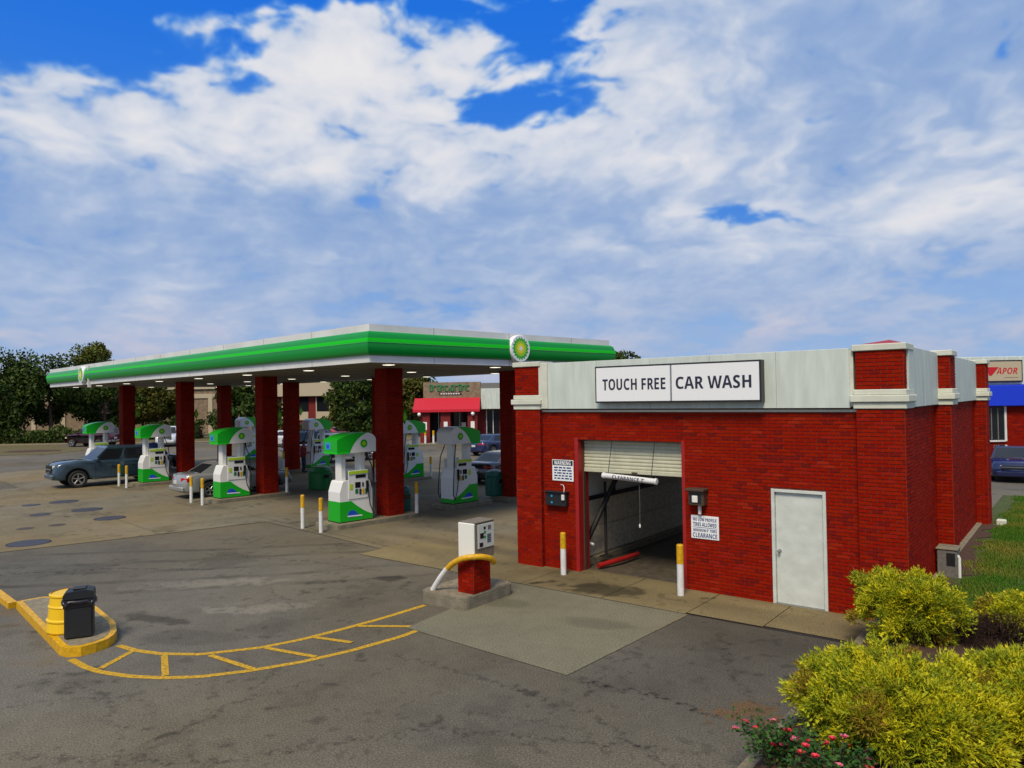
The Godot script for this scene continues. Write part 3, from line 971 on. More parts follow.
# ---------------------------------------------------------------- car wash
func car_wash():
	var w := thing("car_wash_building", "red brick car wash with white parapet band and half open roller door", "building", wash_t)
	var X0 := -8.28      # left end
	var XR := 0.06       # right wall plane
	var ZB := -10.7      # back
	var YB := 3.73       # underside of the band
	var op := Rect2(-6.71 - X0, 0.0, 2.70, 3.06)
	var dr := Rect2(-2.24 - X0, 0.0, 1.0, 2.19)
	# wall cores (the mortar shows between the bricks)
	var core := MB.new()
	core.box(Vector3(X0, -0.1, -0.30), Vector3(-6.71, YB, -0.001))
	core.box(Vector3(-6.71, 3.06, -0.30), Vector3(-4.01, YB, -0.001))
	core.box(Vector3(-4.01, -0.1, -0.30), Vector3(-2.24, YB, -0.001))
	core.box(Vector3(-2.24, 2.19, -0.30), Vector3(-1.24, YB, -0.001))
	core.box(Vector3(-1.24, -0.1, -0.30), Vector3(XR - 0.001, YB, -0.001))
	var front := part("front_wall", core.mesh(), M.mortar, w)
	var side := part("side_wall", box_mesh(Vector3(XR - 0.3, -0.1, ZB), Vector3(XR - 0.001, YB, -0.302)), M.mortar, w)
	var bk := MB.new()
	bk.box(Vector3(X0, -0.1, ZB - 0.3), Vector3(-6.71, 4.6, ZB - 0.002))
	bk.box(Vector3(-6.71, 3.3, ZB - 0.3), Vector3(-3.2, 4.6, ZB - 0.002))
	bk.box(Vector3(-3.2, -0.1, ZB - 0.3), Vector3(XR - 0.001, 4.6, ZB - 0.002))
	part("back_wall", bk.mesh(), M.mortar, w)
	part("left_wall", box_mesh(Vector3(X0, -0.1, ZB), Vector3(X0 + 0.3, 4.6, -0.302)), M.mortar, w)
	# pilasters: [x0, x1, z0, z1]
	var pr := [-0.66, 0.11, -0.55, 0.12]
	var pl := [-8.32, -7.61, -0.4, 0.12]
	var pils := []
	for p in [pr, pl]:
		var b := MB.new()
		b.box(Vector3(p[0] + 0.001, -0.1, 0.0), Vector3(p[1] - 0.001, 4.74, p[3] - 0.001))
		b.box(Vector3(p[0] + 0.001, YB, p[2]), Vector3(p[1] - 0.001, 4.74, 0.0))
		pils.append(part("pilaster", b.mesh(), M.mortar, w))
	var sp := []
	for z in [-3.3, -9.95]:
		var b := MB.new()
		b.box(Vector3(XR, -0.1, z - 0.68), Vector3(0.36, 4.74, z))
		sp.append(part("pilaster", b.mesh(), M.mortar, w))
	# bricks
	var lf := []
	brick_face(lf, Vector3(X0, 0, 0), Vector3.RIGHT, Vector3.BACK, XR - X0, 3.70, [op, dr, Rect2(0, 0, 0.67, 4), Rect2(-0.66 - X0, 0, 1.0, 4)])
	var lp := []
	brick_face(lp, Vector3(pr[0], 0, pr[3]), Vector3.RIGHT, Vector3.BACK, pr[1] - pr[0], 3.70)
	var up := []
	brick_face(up, Vector3(pr[0], 4.06, pr[3]), Vector3.RIGHT, Vector3.BACK, pr[1] - pr[0], 0.67)
	# the two that show largest stand as single bricks: the corner pilaster and the wall beside the white door
	lf.sort_custom(func(a, b): return a[0].x > b[0].x)
	var near := 300 - lp.size() - up.size()
	single_bricks(lp, pils[0])
	single_bricks(up, pils[0])
	single_bricks(lf.slice(0, near), front)
	var rest := lf.slice(near)
	brick_face(rest, Vector3(pr[1], 0, pr[3]), Vector3.FORWARD, Vector3.RIGHT, 0.67, 3.70)
	brick_face(rest, Vector3(pr[1], 4.06, pr[3]), Vector3.FORWARD, Vector3.RIGHT, 0.20, 0.67)
	brick_face(rest, Vector3(pl[0], 0, pl[3]), Vector3.RIGHT, Vector3.BACK, pl[1] - pl[0], 3.70)
	brick_face(rest, Vector3(pl[0], 4.06, pl[3]), Vector3.RIGHT, Vector3.BACK, pl[1] - pl[0], 0.67)
	brick_face(rest, Vector3(pl[1], 0, pl[3]), Vector3.FORWARD, Vector3.RIGHT, 0.12, 3.70)
	brick_face(rest, Vector3(pl[0], 0, pl[2]), Vector3.BACK, Vector3.LEFT, 0.52, 4.73)
	brick_face(rest, Vector3(XR, 0, -0.55), Vector3.FORWARD, Vector3.RIGHT, 2.75, 3.70)
	brick_face(rest, Vector3(XR, 0, -3.98), Vector3.FORWARD, Vector3.RIGHT, 5.97, 3.70)
	for z in [-3.3, -9.95]:
		brick_face(rest, Vector3(XR, 0, z), Vector3.RIGHT, Vector3.BACK, 0.30, 4.73)
		brick_face(rest, Vector3(0.36, 0, z), Vector3.FORWARD, Vector3.RIGHT, 0.68, 4.73)
	var bm := part("brickwork", brick_mass(rest), M.brick, w)
	tag(bm, "", "", "", "stuff")
	# parapet band: panels with open vertical joints on a dark backing
	part("parapet_backing", box_mesh(Vector3(-7.55, YB + 0.03, -0.12), Vector3(-0.70, 4.76, 0.095)), M.white_trim, w)
	var xs := [-7.36, -6.02, -4.70, -3.38, -2.06, -0.76]
	part("corner_board", box_mesh(Vector3(-7.62, YB, -0.1), Vector3(-7.365, 4.80, 0.135), 0.01), M.white_trim, w)
	for i in 5:
		part("parapet_panel", box_mesh(Vector3(xs[i] + 0.002, YB, 0.0), Vector3(xs[i + 1] - 0.002, 4.80, 0.12), 0.005), M.white_panel, w)
	part("band_trim", box_mesh(Vector3(-7.60, 3.655, -0.05), Vector3(-0.665, 3.705, 0.045), 0.008), M.white_trim, w)
	part("parapet_backing", box_mesh(Vector3(-0.2, YB + 0.03, ZB), Vector3(0.125, 4.76, -0.12)), M.white_trim, w)
	for a in [[-0.12, -1.71], [-1.71, -3.29], [-3.99, -5.48], [-5.48, -6.97], [-6.97, -8.46], [-8.46, -9.94]]:
		part("parapet_panel", box_mesh(Vector3(0.0, YB, a[1] + 0.003), Vector3(0.145, 4.80, a[0] - 0.003), 0.005), M.white_panel, w)
	part("roof", box_mesh(Vector3(X0 + 0.02, 4.05, ZB + 0.01), Vector3(-0.21, 4.25, -0.13)), M.roof_felt, w)
	part("parapet_backing", box_mesh(Vector3(X0 + 0.05, 4.62, -0.29), Vector3(-7.63, 4.75, 0.0)), M.white_trim, w)
	# pilaster caps: three-step moulding below the panel and a flat cap on top
	for p in [[pr[0], pr[1], -0.5, pr[3]], [pl[0], pl[1], -0.35, pl[3]], [0.05, 0.36, -3.98, -3.30], [0.05, 0.36, -10.63, -9.95]]:
		var c := MB.new()
		c.cham(Vector3(p[0] - 0.04, 3.715, p[2] - 0.04), Vector3(p[1] + 0.04, 3.83, p[3] + 0.04), 0.01)
		c.cham(Vector3(p[0] - 0.085, 3.832, p[2] - 0.085), Vector3(p[1] + 0.085, 3.955, p[3] + 0.085), 0.012)
		c.cham(Vector3(p[0] - 0.04, 3.957, p[2] - 0.04), Vector3(p[1] + 0.04, 4.055, p[3] + 0.04), 0.012)
		part("capital", c.mesh(), M.white_trim, w)
		part("top_cap", box_mesh(Vector3(p[0] - 0.05, 4.735, p[2] - 0.05), Vector3(p[1] + 0.05, 4.85, p[3] + 0.05), 0.012), M.white_trim, w)
	var hip := MB.new()
	hip.col = Color(0.2, 0.02, 0.015)
	var a0 := [Vector3(pr[0] + 0.02, 4.85, pr[2] + 0.0), Vector3(pr[1] + 0.0, 4.85, pr[2] + 0.0), Vector3(pr[1], 4.85, pr[3] - 0.03), Vector3(pr[0] + 0.02, 4.85, pr[3] - 0.03)]
	var pk := Vector3(-0.16, 4.93, -0.2)
	for i in 4: hip.tri(a0[(i + 1) % 4], a0[i], pk)
	part("cap_roof", hip.mesh(), M.red_paint, w)
	# footing shows as a pale ledge beside the lawn
	for a in [[-0.6, -3.28], [-4.0, -9.93]]:
		part("footing", box_mesh(Vector3(0.03, -0.1, a[1]), Vector3(0.19, lawn_height(0.2, a[1]) + 0.05, a[0]), 0.015), M.kerb_concrete, w)
	part("footing", box_mesh(Vector3(0.03, -0.1, -10.7), Vector3(0.50, 0.27, -9.96), 0.015), M.kerb_concrete, w)
	# painted jambs and head of the bay
	var jb: Material = M.red_paint
	part("jamb", box_mesh(Vector3(-6.715, 0.0, -0.42), Vector3(-6.62, 3.06, 0.016), 0.006), jb, w)
	part("jamb", box_mesh(Vector3(-4.075, 0.0, -0.42), Vector3(-4.0, 3.06, 0.016), 0.006), jb, w)
	part("lintel", box_mesh(Vector3(-6.62, 3.02, -0.42), Vector3(-4.075, 3.065, -0.004), 0.006), M.mortar, w)
	roller_door(w)
	bay_inside(w, X0, ZB)
	white_door(w)

func roller_door(w: Node):
	var d := Node3D.new()
	d.name = "roller_door"
	w.add_child(d)
	var z := -0.24
	for i in 8:
		var y := 2.375 + i * 0.078
		var b := MB.new()
		b.prism(PackedVector2Array([Vector2(0.0, 0.003), Vector2(0.016, 0.014), Vector2(0.020, 0.039), Vector2(0.016, 0.064), Vector2(0.0, 0.075)]), 4.075, 6.62, Transform3D(Basis(Vector3(0, 0, 1), Vector3.UP, Vector3(-1, 0, 0)), Vector3(0, y, z)))
		part("slat", b.mesh(), M.cream_slat, d)
	part("backing", box_mesh(Vector3(-6.62, 2.33, z - 0.02), Vector3(-4.075, 3.02, z + 0.001)), M.cream_slat, d)
	part("bottom_rail", box_mesh(Vector3(-6.615, 2.275, z - 0.03), Vector3(-4.08, 2.372, z + 0.035), 0.012), M.cream_slat, d)
	part("lift_handle", box_mesh(Vector3(-5.36, 2.29, z + 0.035), Vector3(-5.22, 2.325, z + 0.055), 0.006), M.brown_metal, d)
	part("guide_rail", box_mesh(Vector3(-6.64, 0.0, z - 0.04), Vector3(-6.595, 2.98, z + 0.06), 0.004), M.brown_metal, d)

func bay_inside(w: Node, x0: float, zb: float):
	part("bay_floor", box_mesh(Vector3(-6.9, -0.1, zb), Vector3(-2.95, 0.006, -0.31)), M.wet_concrete, w)
	# left inside wall: kerb, beige panels with joints, dark sill and a pale window above
	part("inside_wall", box_mesh(Vector3(-7.3, 0, zb), Vector3(-6.93, 3.9, -0.31)), M.interior_render, w)
	part("wall_kerb", box_mesh(Vector3(-6.93, 0.0, zb), Vector3(-6.78, 0.16, -0.42), 0.015), M.kerb_concrete, w)
	for i in 4:
		var za := -0.44 - i * 2.4
		part("wall_panel", box_mesh(Vector3(-6.93, 0.18, za - 2.385), Vector3(-6.90, 0.84, za), 0.006), M.interior_beige, w)
		part("wall_panel", box_mesh(Vector3(-6.93, 0.86, za - 2.385), Vector3(-6.90, 1.50, za), 0.006), M.interior_beige, w)
	part("window_sill", box_mesh(Vector3(-6.93, 1.515, -4.4), Vector3(-6.85, 1.60, -0.44), 0.006), M.dark_iron, w)
	var win := part("window", box_mesh(Vector3(-6.93, 1.62, -3.5), Vector3(-6.905, 2.75, -0.55)), M.interior_grey, w)
	for z in [-0.50, -2.05, -3.55]:
		part("mullion", box_mesh(Vector3(-6.93, 1.60, z - 0.03), Vector3(-6.87, 2.78, z + 0.03)), M.dark_iron, win)
	part("inside_wall", box_mesh(Vector3(-2.95, 0, zb), Vector3(-2.75, 3.9, -0.31)), M.interior_render, w)
	part("ceiling", box_mesh(Vector3(-7.3, 3.75, zb), Vector3(-2.75, 3.9, -0.31)), M.interior_render, w)
	# brush boom leaning across the bay, a stanchion, the red wheel guide
	part("wash_boom", tube_mesh([Vector3(-6.80, 0.62, -0.62), Vector3(-6.35, 2.3, -1.5), Vector3(-6.1, 3.3, -2.0)], 0.065, 0.055), M.dark_iron, w)
	part("stanchion", tube_mesh([Vector3(-6.62, 0.16, -1.15), Vector3(-6.62, 1.95, -1.15)], 0.035), M.dark_iron, w)
	part("stanchion_foot", box_mesh(Vector3(-6.74, 0.15, -1.27), Vector3(-6.50, 0.18, -1.03)), M.dark_iron, w)
	part("stanchion", tube_mesh([Vector3(-6.1, 2.0, -2.4), Vector3(-6.1, 3.75, -2.4)], 0.035), M.dark_iron, w)
	part("spray_nozzle", tube_mesh([Vector3(-6.84, 0.55, -0.62), Vector3(-6.62, 0.53, -0.60)], 0.035), M.white_paint, w)
	part("wheel_guide", tube_mesh([Vector3(-6.40, 0.09, -0.42), Vector3(-6.25, 0.13, -0.9), Vector3(-6.2, 0.13, -1.3), Vector3(-6.18, 0.13, -1.9)], 0.06), M.red_paint, w)

func white_door(w: Node):
	var d := part("door", box_mesh(Vector3(-2.175, 0.02, -0.09), Vector3(-1.305, 2.125, -0.04), 0.004), M.door_paint, w)
	var f := MB.new()
	f.cham(Vector3(-2.24, 0.0, -0.14), Vector3(-2.18, 2.19, 0.018), 0.005)
	f.cham(Vector3(-1.30, 0.0, -0.14), Vector3(-1.24, 2.19, 0.018), 0.005)
	f.cham(Vector3(-2.179, 2.13, -0.14), Vector3(-1.301, 2.188, 0.018), 0.005)
	part("door_frame", f.mesh(), M.door_paint, d)
	var k := Transform3D(Basis(Vector3.RIGHT, PI / 2), Vector3(-2.11, 1.01, -0.04))
	part("knob", lathe_mesh([Vector2(0.035, 0), Vector2(0.035, 0.01), Vector2(0.012, 0.012), Vector2(0.012, 0.04), Vector2(0.03, 0.05), Vector2(0.03, 0.075), Vector2(0.0, 0.085)], 14, k), M.steel, d)
	part("threshold", box_mesh(Vector3(-2.20, 0.0, -0.16), Vector3(-1.28, 0.02, 0.03), 0.004), M.galv, d)
	var hn := MB.new()
	for y in [0.25, 1.05, 1.85]:
		hn.box(Vector3(-1.312, y, -0.042), Vector3(-1.292, y + 0.1, -0.03))
	part("hinge", hn.mesh(), M.galv, d)

func wash_things():
	# the long name sign
	var s := thing("name_sign", "long white car wash name sign with black frame on parapet", "sign", wash(-4.11, 4.26, 0.12))
	part("cabinet", box_mesh(Vector3(-1.835, -0.40, 0.0), Vector3(1.835, 0.40, 0.19), 0.006), M.sign_frame, s)
	part("face", box_mesh(Vector3(-1.80, -0.365, 0.19), Vector3(-0.035, 0.365, 0.197)), M.sign_face, s)
	part("face", box_mesh(Vector3(0.0, -0.365, 0.19), Vector3(1.80, 0.365, 0.197)), M.sign_face, s)
	part("divider", box_mesh(Vector3(-0.033, -0.365, 0.19), Vector3(-0.002, 0.365, 0.205)), M.steel, s)
	lettering("lettering", "TOUCH FREE", 0.235, 1.50, M.letter_navy, s, at(-0.885, -0.01, 0.199))
	lettering("lettering", "CAR WASH", 0.24, 1.56, M.letter_navy, s, at(0.875, -0.01, 0.199))
	# warning plate
	s = thing("warning_sign", "white warning sign with dark heading left of the wash bay", "sign", wash(-7.04, 2.30, 0.014))
	part("plate", box_mesh(Vector3(-0.295, -0.245, 0), Vector3(0.295, 0.245, 0.012), 0.003), M.sign_face, s)
	part("heading_band", box_mesh(Vector3(-0.28, 0.115, 0.012), Vector3(0.28, 0.232, 0.014)), M.letter_navy, s)
	lettering("lettering", "WARNING", 0.085, 0.46, M.sign_face, s, at(0, 0.172, 0.016))
	for i in 5:
		var x := -0.24
		while x < 0.2:
			var k := rng.randf_range(0.05, 0.13)
			part("print_line", box_mesh(Vector3(x, 0.045 - i * 0.062, 0.012), Vector3(minf(x + k, 0.25), 0.078 - i * 0.062, 0.0135)), M.letter_blue, s)
			x += k + 0.025
	# black control box with a cord
	s = thing("control_box", "black wall box with white cord beside the wash bay", "control box", wash(-7.18, 1.64, 0.012))
	part("case", box_mesh(Vector3(-0.29, -0.16, 0), Vector3(0.29, 0.16, 0.14), 0.015), M.black_box, s)
	part("visor", box_mesh(Vector3(-0.31, 0.161, 0), Vector3(0.31, 0.18, 0.20), 0.006), M.black_box, s)
	for p in [Vector3(-0.09, 0.07, 0.14), Vector3(-0.09, -0.08, 0.14)]:
		part("button", lathe_mesh([Vector2(0.025, 0), Vector2(0.025, 0.012), Vector2(0, 0.015)], 12, Transform3D(Basis(Vector3.RIGHT, PI / 2), p)), M.patch_cyan, s)
	part("cord", tube_mesh([Vector3(0.08, 0.33, 0.01), Vector3(0.17, 0.32, 0.04), Vector3(0.22, 0.26, 0.08), Vector3(0.24, 0.10, 0.15)], 0.008), M.white_paint, s)
	part("plug", box_mesh(Vector3(0.20, -0.01, 0.142), Vector3(0.275, 0.12, 0.19), 0.01), M.white_paint, s)
	# rules plate
	s = thing("clearance_sign", "white sign with blue clearance lettering beneath the brown wall box", "sign", wash(-3.585, 1.315, 0.014))
	part("plate", box_mesh(Vector3(-0.295, -0.235, 0), Vector3(0.295, 0.235, 0.012), 0.003), M.sign_face, s)
	lettering("lettering", "NO LOW PROFILE", 0.062, 0.50, M.letter_blue, s, at(0, 0.155, 0.013))
	lettering("lettering", "TIRES ALLOWED", 0.075, 0.50, M.letter_blue, s, at(0, 0.055, 0.013))
	part("rule", box_mesh(Vector3(-0.26, -0.012, 0.012), Vector3(0.26, -0.002, 0.0135)), M.letter_blue, s)
	lettering("lettering", "MINIMUM 6'' TIRES", 0.055, 0.50, M.letter_blue, s, at(0, -0.062, 0.013))
	lettering("lettering", "CLEARANCE", 0.088, 0.52, M.letter_blue, s, at(0, -0.165, 0.013))
	# brown wall box
	s = thing("wall_box", "brown hooded wall box right of the wash bay", "wall box", wash(-3.69, 1.915, 0.012))
	part("case", box_mesh(Vector3(-0.16, -0.14, 0), Vector3(0.17, 0.15, 0.20), 0.012), M.brown_metal, s)
	part("hood", box_mesh(Vector3(-0.20, 0.151, 0), Vector3(0.20, 0.20, 0.27), 0.008), M.brown_metal, s)
	part("opening", box_mesh(Vector3(-0.13, -0.10, 0.20), Vector3(0.12, 0.10, 0.204)), M.black_box, s)
	part("switch", box_mesh(Vector3(-0.07, -0.08, 0.204), Vector3(0.05, 0.06, 0.23), 0.01), M.kiosk_white, s)
	part("conduit", tube_mesh([Vector3(0.02, -0.14, 0.05), Vector3(0.02, -0.33, 0.05)], 0.035), M.kiosk_white, s)
	# hanging clearance bar
	s = thing("clearance_bar", "white clearance pipe hanging on two cords under the roller door", "clearance bar", wash(-5.20, 2.235, 0.20))
	var bar := lathe_mesh([Vector2(0, -0.66), Vector2(0.065, -0.655), Vector2(0.072, -0.62), Vector2(0.060, -0.60), Vector2(0.060, 0.60), Vector2(0.072, 0.62), Vector2(0.065, 0.655), Vector2(0, 0.66)], 16, Transform3D(Basis(Vector3.BACK, -PI / 2 - 0.05), Vector3.ZERO))
	part("pipe", bar, M.white_paint, s)
	lettering("lettering", "CLEARANCE 7'", 0.07, 0.78, M.letter_navy, s, Transform3D(Basis(Vector3.BACK, -0.05), Vector3(0.0, 0.0, 0.059)))
	for x in [-0.52, 0.52]:
		part("cord", tube_mesh([Vector3(x, 0.05 - x * 0.05, 0), Vector3(x, 0.8, -0.19)], 0.008, 0.008, 6), M.dark_iron, s)
	var ch := tube_mesh([Vector3(0.22, -0.07, -0.03), Vector3(0.23, -0.5, -0.03), Vector3(0.22, -0.95, -0.03)], 0.0045, 0.0045, 6)
	part("pull_cord", ch, M.galv, s)
	part("cord_weight", lathe_mesh([Vector2(0, -1.04), Vector2(0.02, -1.03), Vector2(0.02, -0.98), Vector2(0, -0.95)], 8, Transform3D(Basis(), Vector3(0.22, 0, -0.03))), M.kiosk_white, s)
	# bollards at the bay
	bollard(wash(-6.78, 0.013, 0.44), "white and yellow bollard at the left jamb of the wash bay", "", 0.95, 0.065)
	bollard(wash(-3.90, 0.013, 0.53), "white and yellow bollard at the right jamb of the wash bay", "", 1.02, 0.068)
	# unit by the side wall
	s = thing("utility_box", "weathered grey utility box on the lawn against the brick side", "utility box", wash(0.30, 0.22, -3.0))
	part("case", box_mesh(Vector3(-0.19, 0.0, -0.22), Vector3(0.16, 0.60, 0.22), 0.015), M.galv, s)
	part("lid", box_mesh(Vector3(-0.21, 0.601, -0.24), Vector3(0.18, 0.64, 0.24), 0.012), M.pale_concrete, s)
	part("conduit", tube_mesh([Vector3(0.19, 0.0, 0.12), Vector3(0.19, 0.45, 0.12), Vector3(0.16, 0.5, 0.12)], 0.028), M.kiosk_white, s)
	part("panel", box_mesh(Vector3(-0.02, 0.30, 0.221), Vector3(0.13, 0.55, 0.235), 0.004), M.black_box, s)
	s = thing("white_stone", "small white block at the far corner of the brick wall", "stone", wash(0.62, 0.2, -10.2))
	part("block", box_mesh(Vector3(-0.12, 0, -0.1), Vector3(0.12, 0.22, 0.1), 0.03), M.white_trim, s)
	s = thing("tap_cover", "small grey outlet cover on the brick side wall", "outlet", wash(0.075, 1.75, -4.6))
	part("cover", box_mesh(Vector3(0, -0.07, -0.06), Vector3(0.07, 0.09, 0.06), 0.01), M.galv, s)
	pay_station()

func bollard(t: Transform3D, label: String, group: String, h := 1.05, r := 0.06) -> Node3D:
	var b := thing("bollard", label, "bollard", t, group)
	var k := h * 0.62
	part("post", lathe_mesh([Vector2(r, 0), Vector2(r, k)], 18), M.white_paint, b)
	part("yellow_top", lathe_mesh([Vector2(r * 1.03, k - 0.002), Vector2(r * 1.03, h - 0.025), Vector2(r * 0.8, h - 0.006), Vector2(0, h)], 18), M.yellow_paint, b)
	return b

func rounded(x0: float, x1: float, z0: float, z1: float, r: float, n := 4) -> Array:
	var o := []
	for c in [[x1 - r, z1 - r, 0.0], [x0 + r, z1 - r, PI / 2], [x0 + r, z0 + r, PI], [x1 - r, z0 + r, PI * 1.5]]:
		for i in n + 1:
			var s: float = c[2] + PI / 2 * i / n
			o.append(Vector2(c[0] + cos(s) * r, c[1] + sin(s) * r))
	return o

func pay_station():
	var k := thing("kiosk_island", "raised concrete island under the car wash pay kiosk", "kerb island", wash(0, 0, 0))
	var b := MB.new()
	b.plan(PackedVector2Array(rounded(-7.9, -6.72, 2.32, 3.85, 0.16)), 0.0, 0.235)
	var ob := part("body", b.mesh(), M.pale_concrete, k)
	b = MB.new()
	b.plan(PackedVector2Array(rounded(-7.87, -6.75, 2.35, 3.82, 0.14)), 0.235, 0.25)
	part("top", b.mesh(), M.kerb_concrete, ob)
	var s := thing("pay_kiosk", "white and tan car wash pay kiosk on a red brick pedestal", "kiosk", wash(-6.955, 0.25, 3.28))
	var core := MB.new()
	core.box(Vector3(-0.195, 0, -0.25), Vector3(0.195, 0.66, 0.25))
	var ped := part("pedestal", core.mesh(), M.mortar, s)
	var l := []
	column_faces(l, -0.196, 0.196, -0.251, 0.251, 0.0, 0.66)
	tag(part("brickwork", brick_mass(l), M.brick, ped), "", "", "", "stuff")
	part("case", box_mesh(Vector3(-0.15, 0.665, -0.34), Vector3(0.245, 1.35, 0.24), 0.015), M.kiosk_tan, s)
	part("front_door", box_mesh(Vector3(-0.155, 0.665, 0.241), Vector3(0.25, 1.355, 0.285), 0.012), M.kiosk_white, s)
	part("top_cover", box_mesh(Vector3(-0.155, 1.352, -0.35), Vector3(0.255, 1.372, 0.24), 0.006), M.kiosk_tan, s)
	# the panel faces along the drive lane
	var p := part("control_panel", box_mesh(Vector3(0.246, 0.86, -0.31), Vector3(0.262, 1.32, 0.17), 0.004), M.kiosk_panel, s)
	for q in [[-0.02, 1.10, 0.10, 0.10], [0.0, 0.93, 0.10, 0.08], [-0.10, 1.24, 0.05, 0.05]]:
		part("screen", box_mesh(Vector3(0.262, q[1] - q[3] / 2, 0.08 + q[0] - q[2] / 2), Vector3(0.268, q[1] + q[3] / 2, 0.08 + q[0] + q[2] / 2)), M.screen_dark, p)
	for i in 5:
		part("key", box_mesh(Vector3(0.262, 0.95 + i * 0.035, -0.21), Vector3(0.267, 0.97 + i * 0.035, -0.10)), M.letter_navy, p)
	for i in 3:
		part("sticker", box_mesh(Vector3(0.262, 1.04 + i * 0.09, -0.06), Vector3(0.265, 1.09 + i * 0.09, 0.0)), M.sign_green, p)
	part("coin_slot", box_mesh(Vector3(0.262, 1.20, -0.21), Vector3(0.268, 1.28, -0.12)), M.steel, p)
	# curved guard rail: leaves the island, rises and bends round the pedestal
	var g := thing("guard_rail", "curved white and yellow guard pipe around the pay kiosk", "guard rail", wash(0, 0.25, 0))
	var pts := [Vector3(-7.66, 0.0, 3.72), Vector3(-7.43, 0.30, 3.71), Vector3(-7.2, 0.53, 3.70), Vector3(-6.95, 0.68, 3.69), Vector3(-6.74, 0.735, 3.63), Vector3(-6.60, 0.73, 3.46), Vector3(-6.56, 0.68, 3.28), Vector3(-6.60, 0.56, 3.10)]
	var cv := Curve3D.new()
	for i in pts.size():
		var a: Vector3 = pts[maxi(i - 1, 0)]; var c: Vector3 = pts[mini(i + 1, pts.size() - 1)]
		cv.add_point(pts[i], -(c - a) / 6.0, (c - a) / 6.0)
	var wl := []; var yl := []
	for i in 13: wl.append(cv.sample_baked(cv.get_baked_length() * 0.33 * i / 12))
	for i in 25: yl.append(cv.sample_baked(cv.get_baked_length() * (0.33 + 0.67 * i / 24)))
	part("white_pipe", tube_mesh(wl, 0.055, 0.055, 14), M.white_paint, g)
	part("yellow_pipe", tube_mesh(yl, 0.056, 0.056, 14), M.yellow_paint, g)

func kerb_island():
	var pts := [Vector2(-9.85, -14.50), Vector2(-7.25, -11.72), Vector2(-7.06, -11.66), Vector2(-6.86, -11.78), Vector2(-6.72, -12.10), Vector2(-6.76, -12.46), Vector2(-7.1, -13.05), Vector2(-8.05, -14.1), Vector2(-8.9, -14.75), Vector2(-9.5, -14.85)]
	var k := thing("kerb_island", "raised concrete kerb island with yellow painted edge under the bins", "kerb island", Transform3D())
	var path := smooth_path(pts + [pts[0]], 40)
	path.pop_back()
	var b := MB.new()
	b.plan(PackedVector2Array(path), 0.0, 0.15)
	var body := part("edge", b.mesh(), M.yellow_paint, k)
	var ins := Geometry2D.offset_polygon(PackedVector2Array(path), -0.10)
	b = MB.new()
	b.plan(ins[0], 0.1, 0.156)
	part("top", b.mesh(), M.kerb_concrete, body)
	var kb := thing("yellow_kerb", "yellow painted kerb running on from the bin island", "kerb", Transform3D())
	b = MB.new()
	b.plan(PackedVector2Array([Vector2(-9.90, -14.60), Vector2(-10.85, -15.52), Vector2(-15.5, -19.4), Vector2(-15.6, -19.28), Vector2(-10.95, -15.40), Vector2(-9.99, -14.48)]), 0.0, 0.12)
	part("stone", b.mesh(), M.yellow_paint, kb)
	# black waste bin with its bag collar and lid
	var turn := 0.42
	var s := thing("waste_bin", "tall black waste bin with lid standing on the kerb island", "waste bin", at(-7.27, 0.156, -12.26, turn))
	var c := MB.new()
	for i in 4:
		pass
	c.cham(Vector3(-0.21, 0.0, -0.15), Vector3(0.21, 0.64, 0.15), 0.03)
	part("body", c.mesh(), M.black_box, s)
	c = MB.new()
	var ring := []
	for i in 33:
		var q := TAU * i / 32
		var sx := signf(cos(q)) * pow(absf(cos(q)), 0.35); var sz := signf(sin(q)) * pow(absf(sin(q)), 0.35)
		ring.append(Vector3(0.222 * sx, 0.585 + 0.03 * sin(q * 5.0) + 0.015 * sin(q * 11.0), 0.165 * sz))
	c.tube(ring, 0.035, 0.035, 8, false)
	c.cham(Vector3(-0.222, 0.50, -0.165), Vector3(0.222, 0.65, 0.165), 0.02)
	part("bag", c.mesh(), M.bag_black, s)
	c = MB.new()
	c.prism(PackedVector2Array([Vector2(-0.225, 0.0), Vector2(0.225, 0.0), Vector2(0.215, 0.11), Vector2(0.12, 0.14), Vector2(-0.18, 0.12), Vector2(-0.22, 0.07)]), -0.17, 0.17, at(0, 0.655, 0))
	var lid := part("lid", c.mesh(), M.black_box, s)
	part("lid_handle", box_mesh(Vector3(-0.09, 0.785, -0.08), Vector3(0.11, 0.82, 0.08), 0.012), M.black_box, lid)
	# yellow drum behind
	s = thing("yellow_drum", "yellow plastic drum standing behind the black waste bin", "drum", at(-7.66, 0.156, -12.66, 0.0).scaled_local(Vector3(1.12, 1.0, 1.12)))
	part("body", lathe_mesh([Vector2(0.31, 0), Vector2(0.33, 0.03), Vector2(0.31, 0.18), Vector2(0.325, 0.20), Vector2(0.325, 0.22), Vector2(0.305, 0.24), Vector2(0.29, 0.42), Vector2(0.30, 0.44), Vector2(0.285, 0.47), Vector2(0.27, 0.62), Vector2(0.24, 0.64), Vector2(0, 0.645)], 28), M.yellow_plastic, s)
	part("rim", lathe_mesh([Vector2(0.268, 0.60), Vector2(0.285, 0.61), Vector2(0.285, 0.635), Vector2(0.262, 0.645)], 28), M.yellow_plastic, s)

# ---------------------------------------------------------------- canopy
const CW := 10.45
const CL := 32.86
const C0 := 5.01
const C1 := 6.04

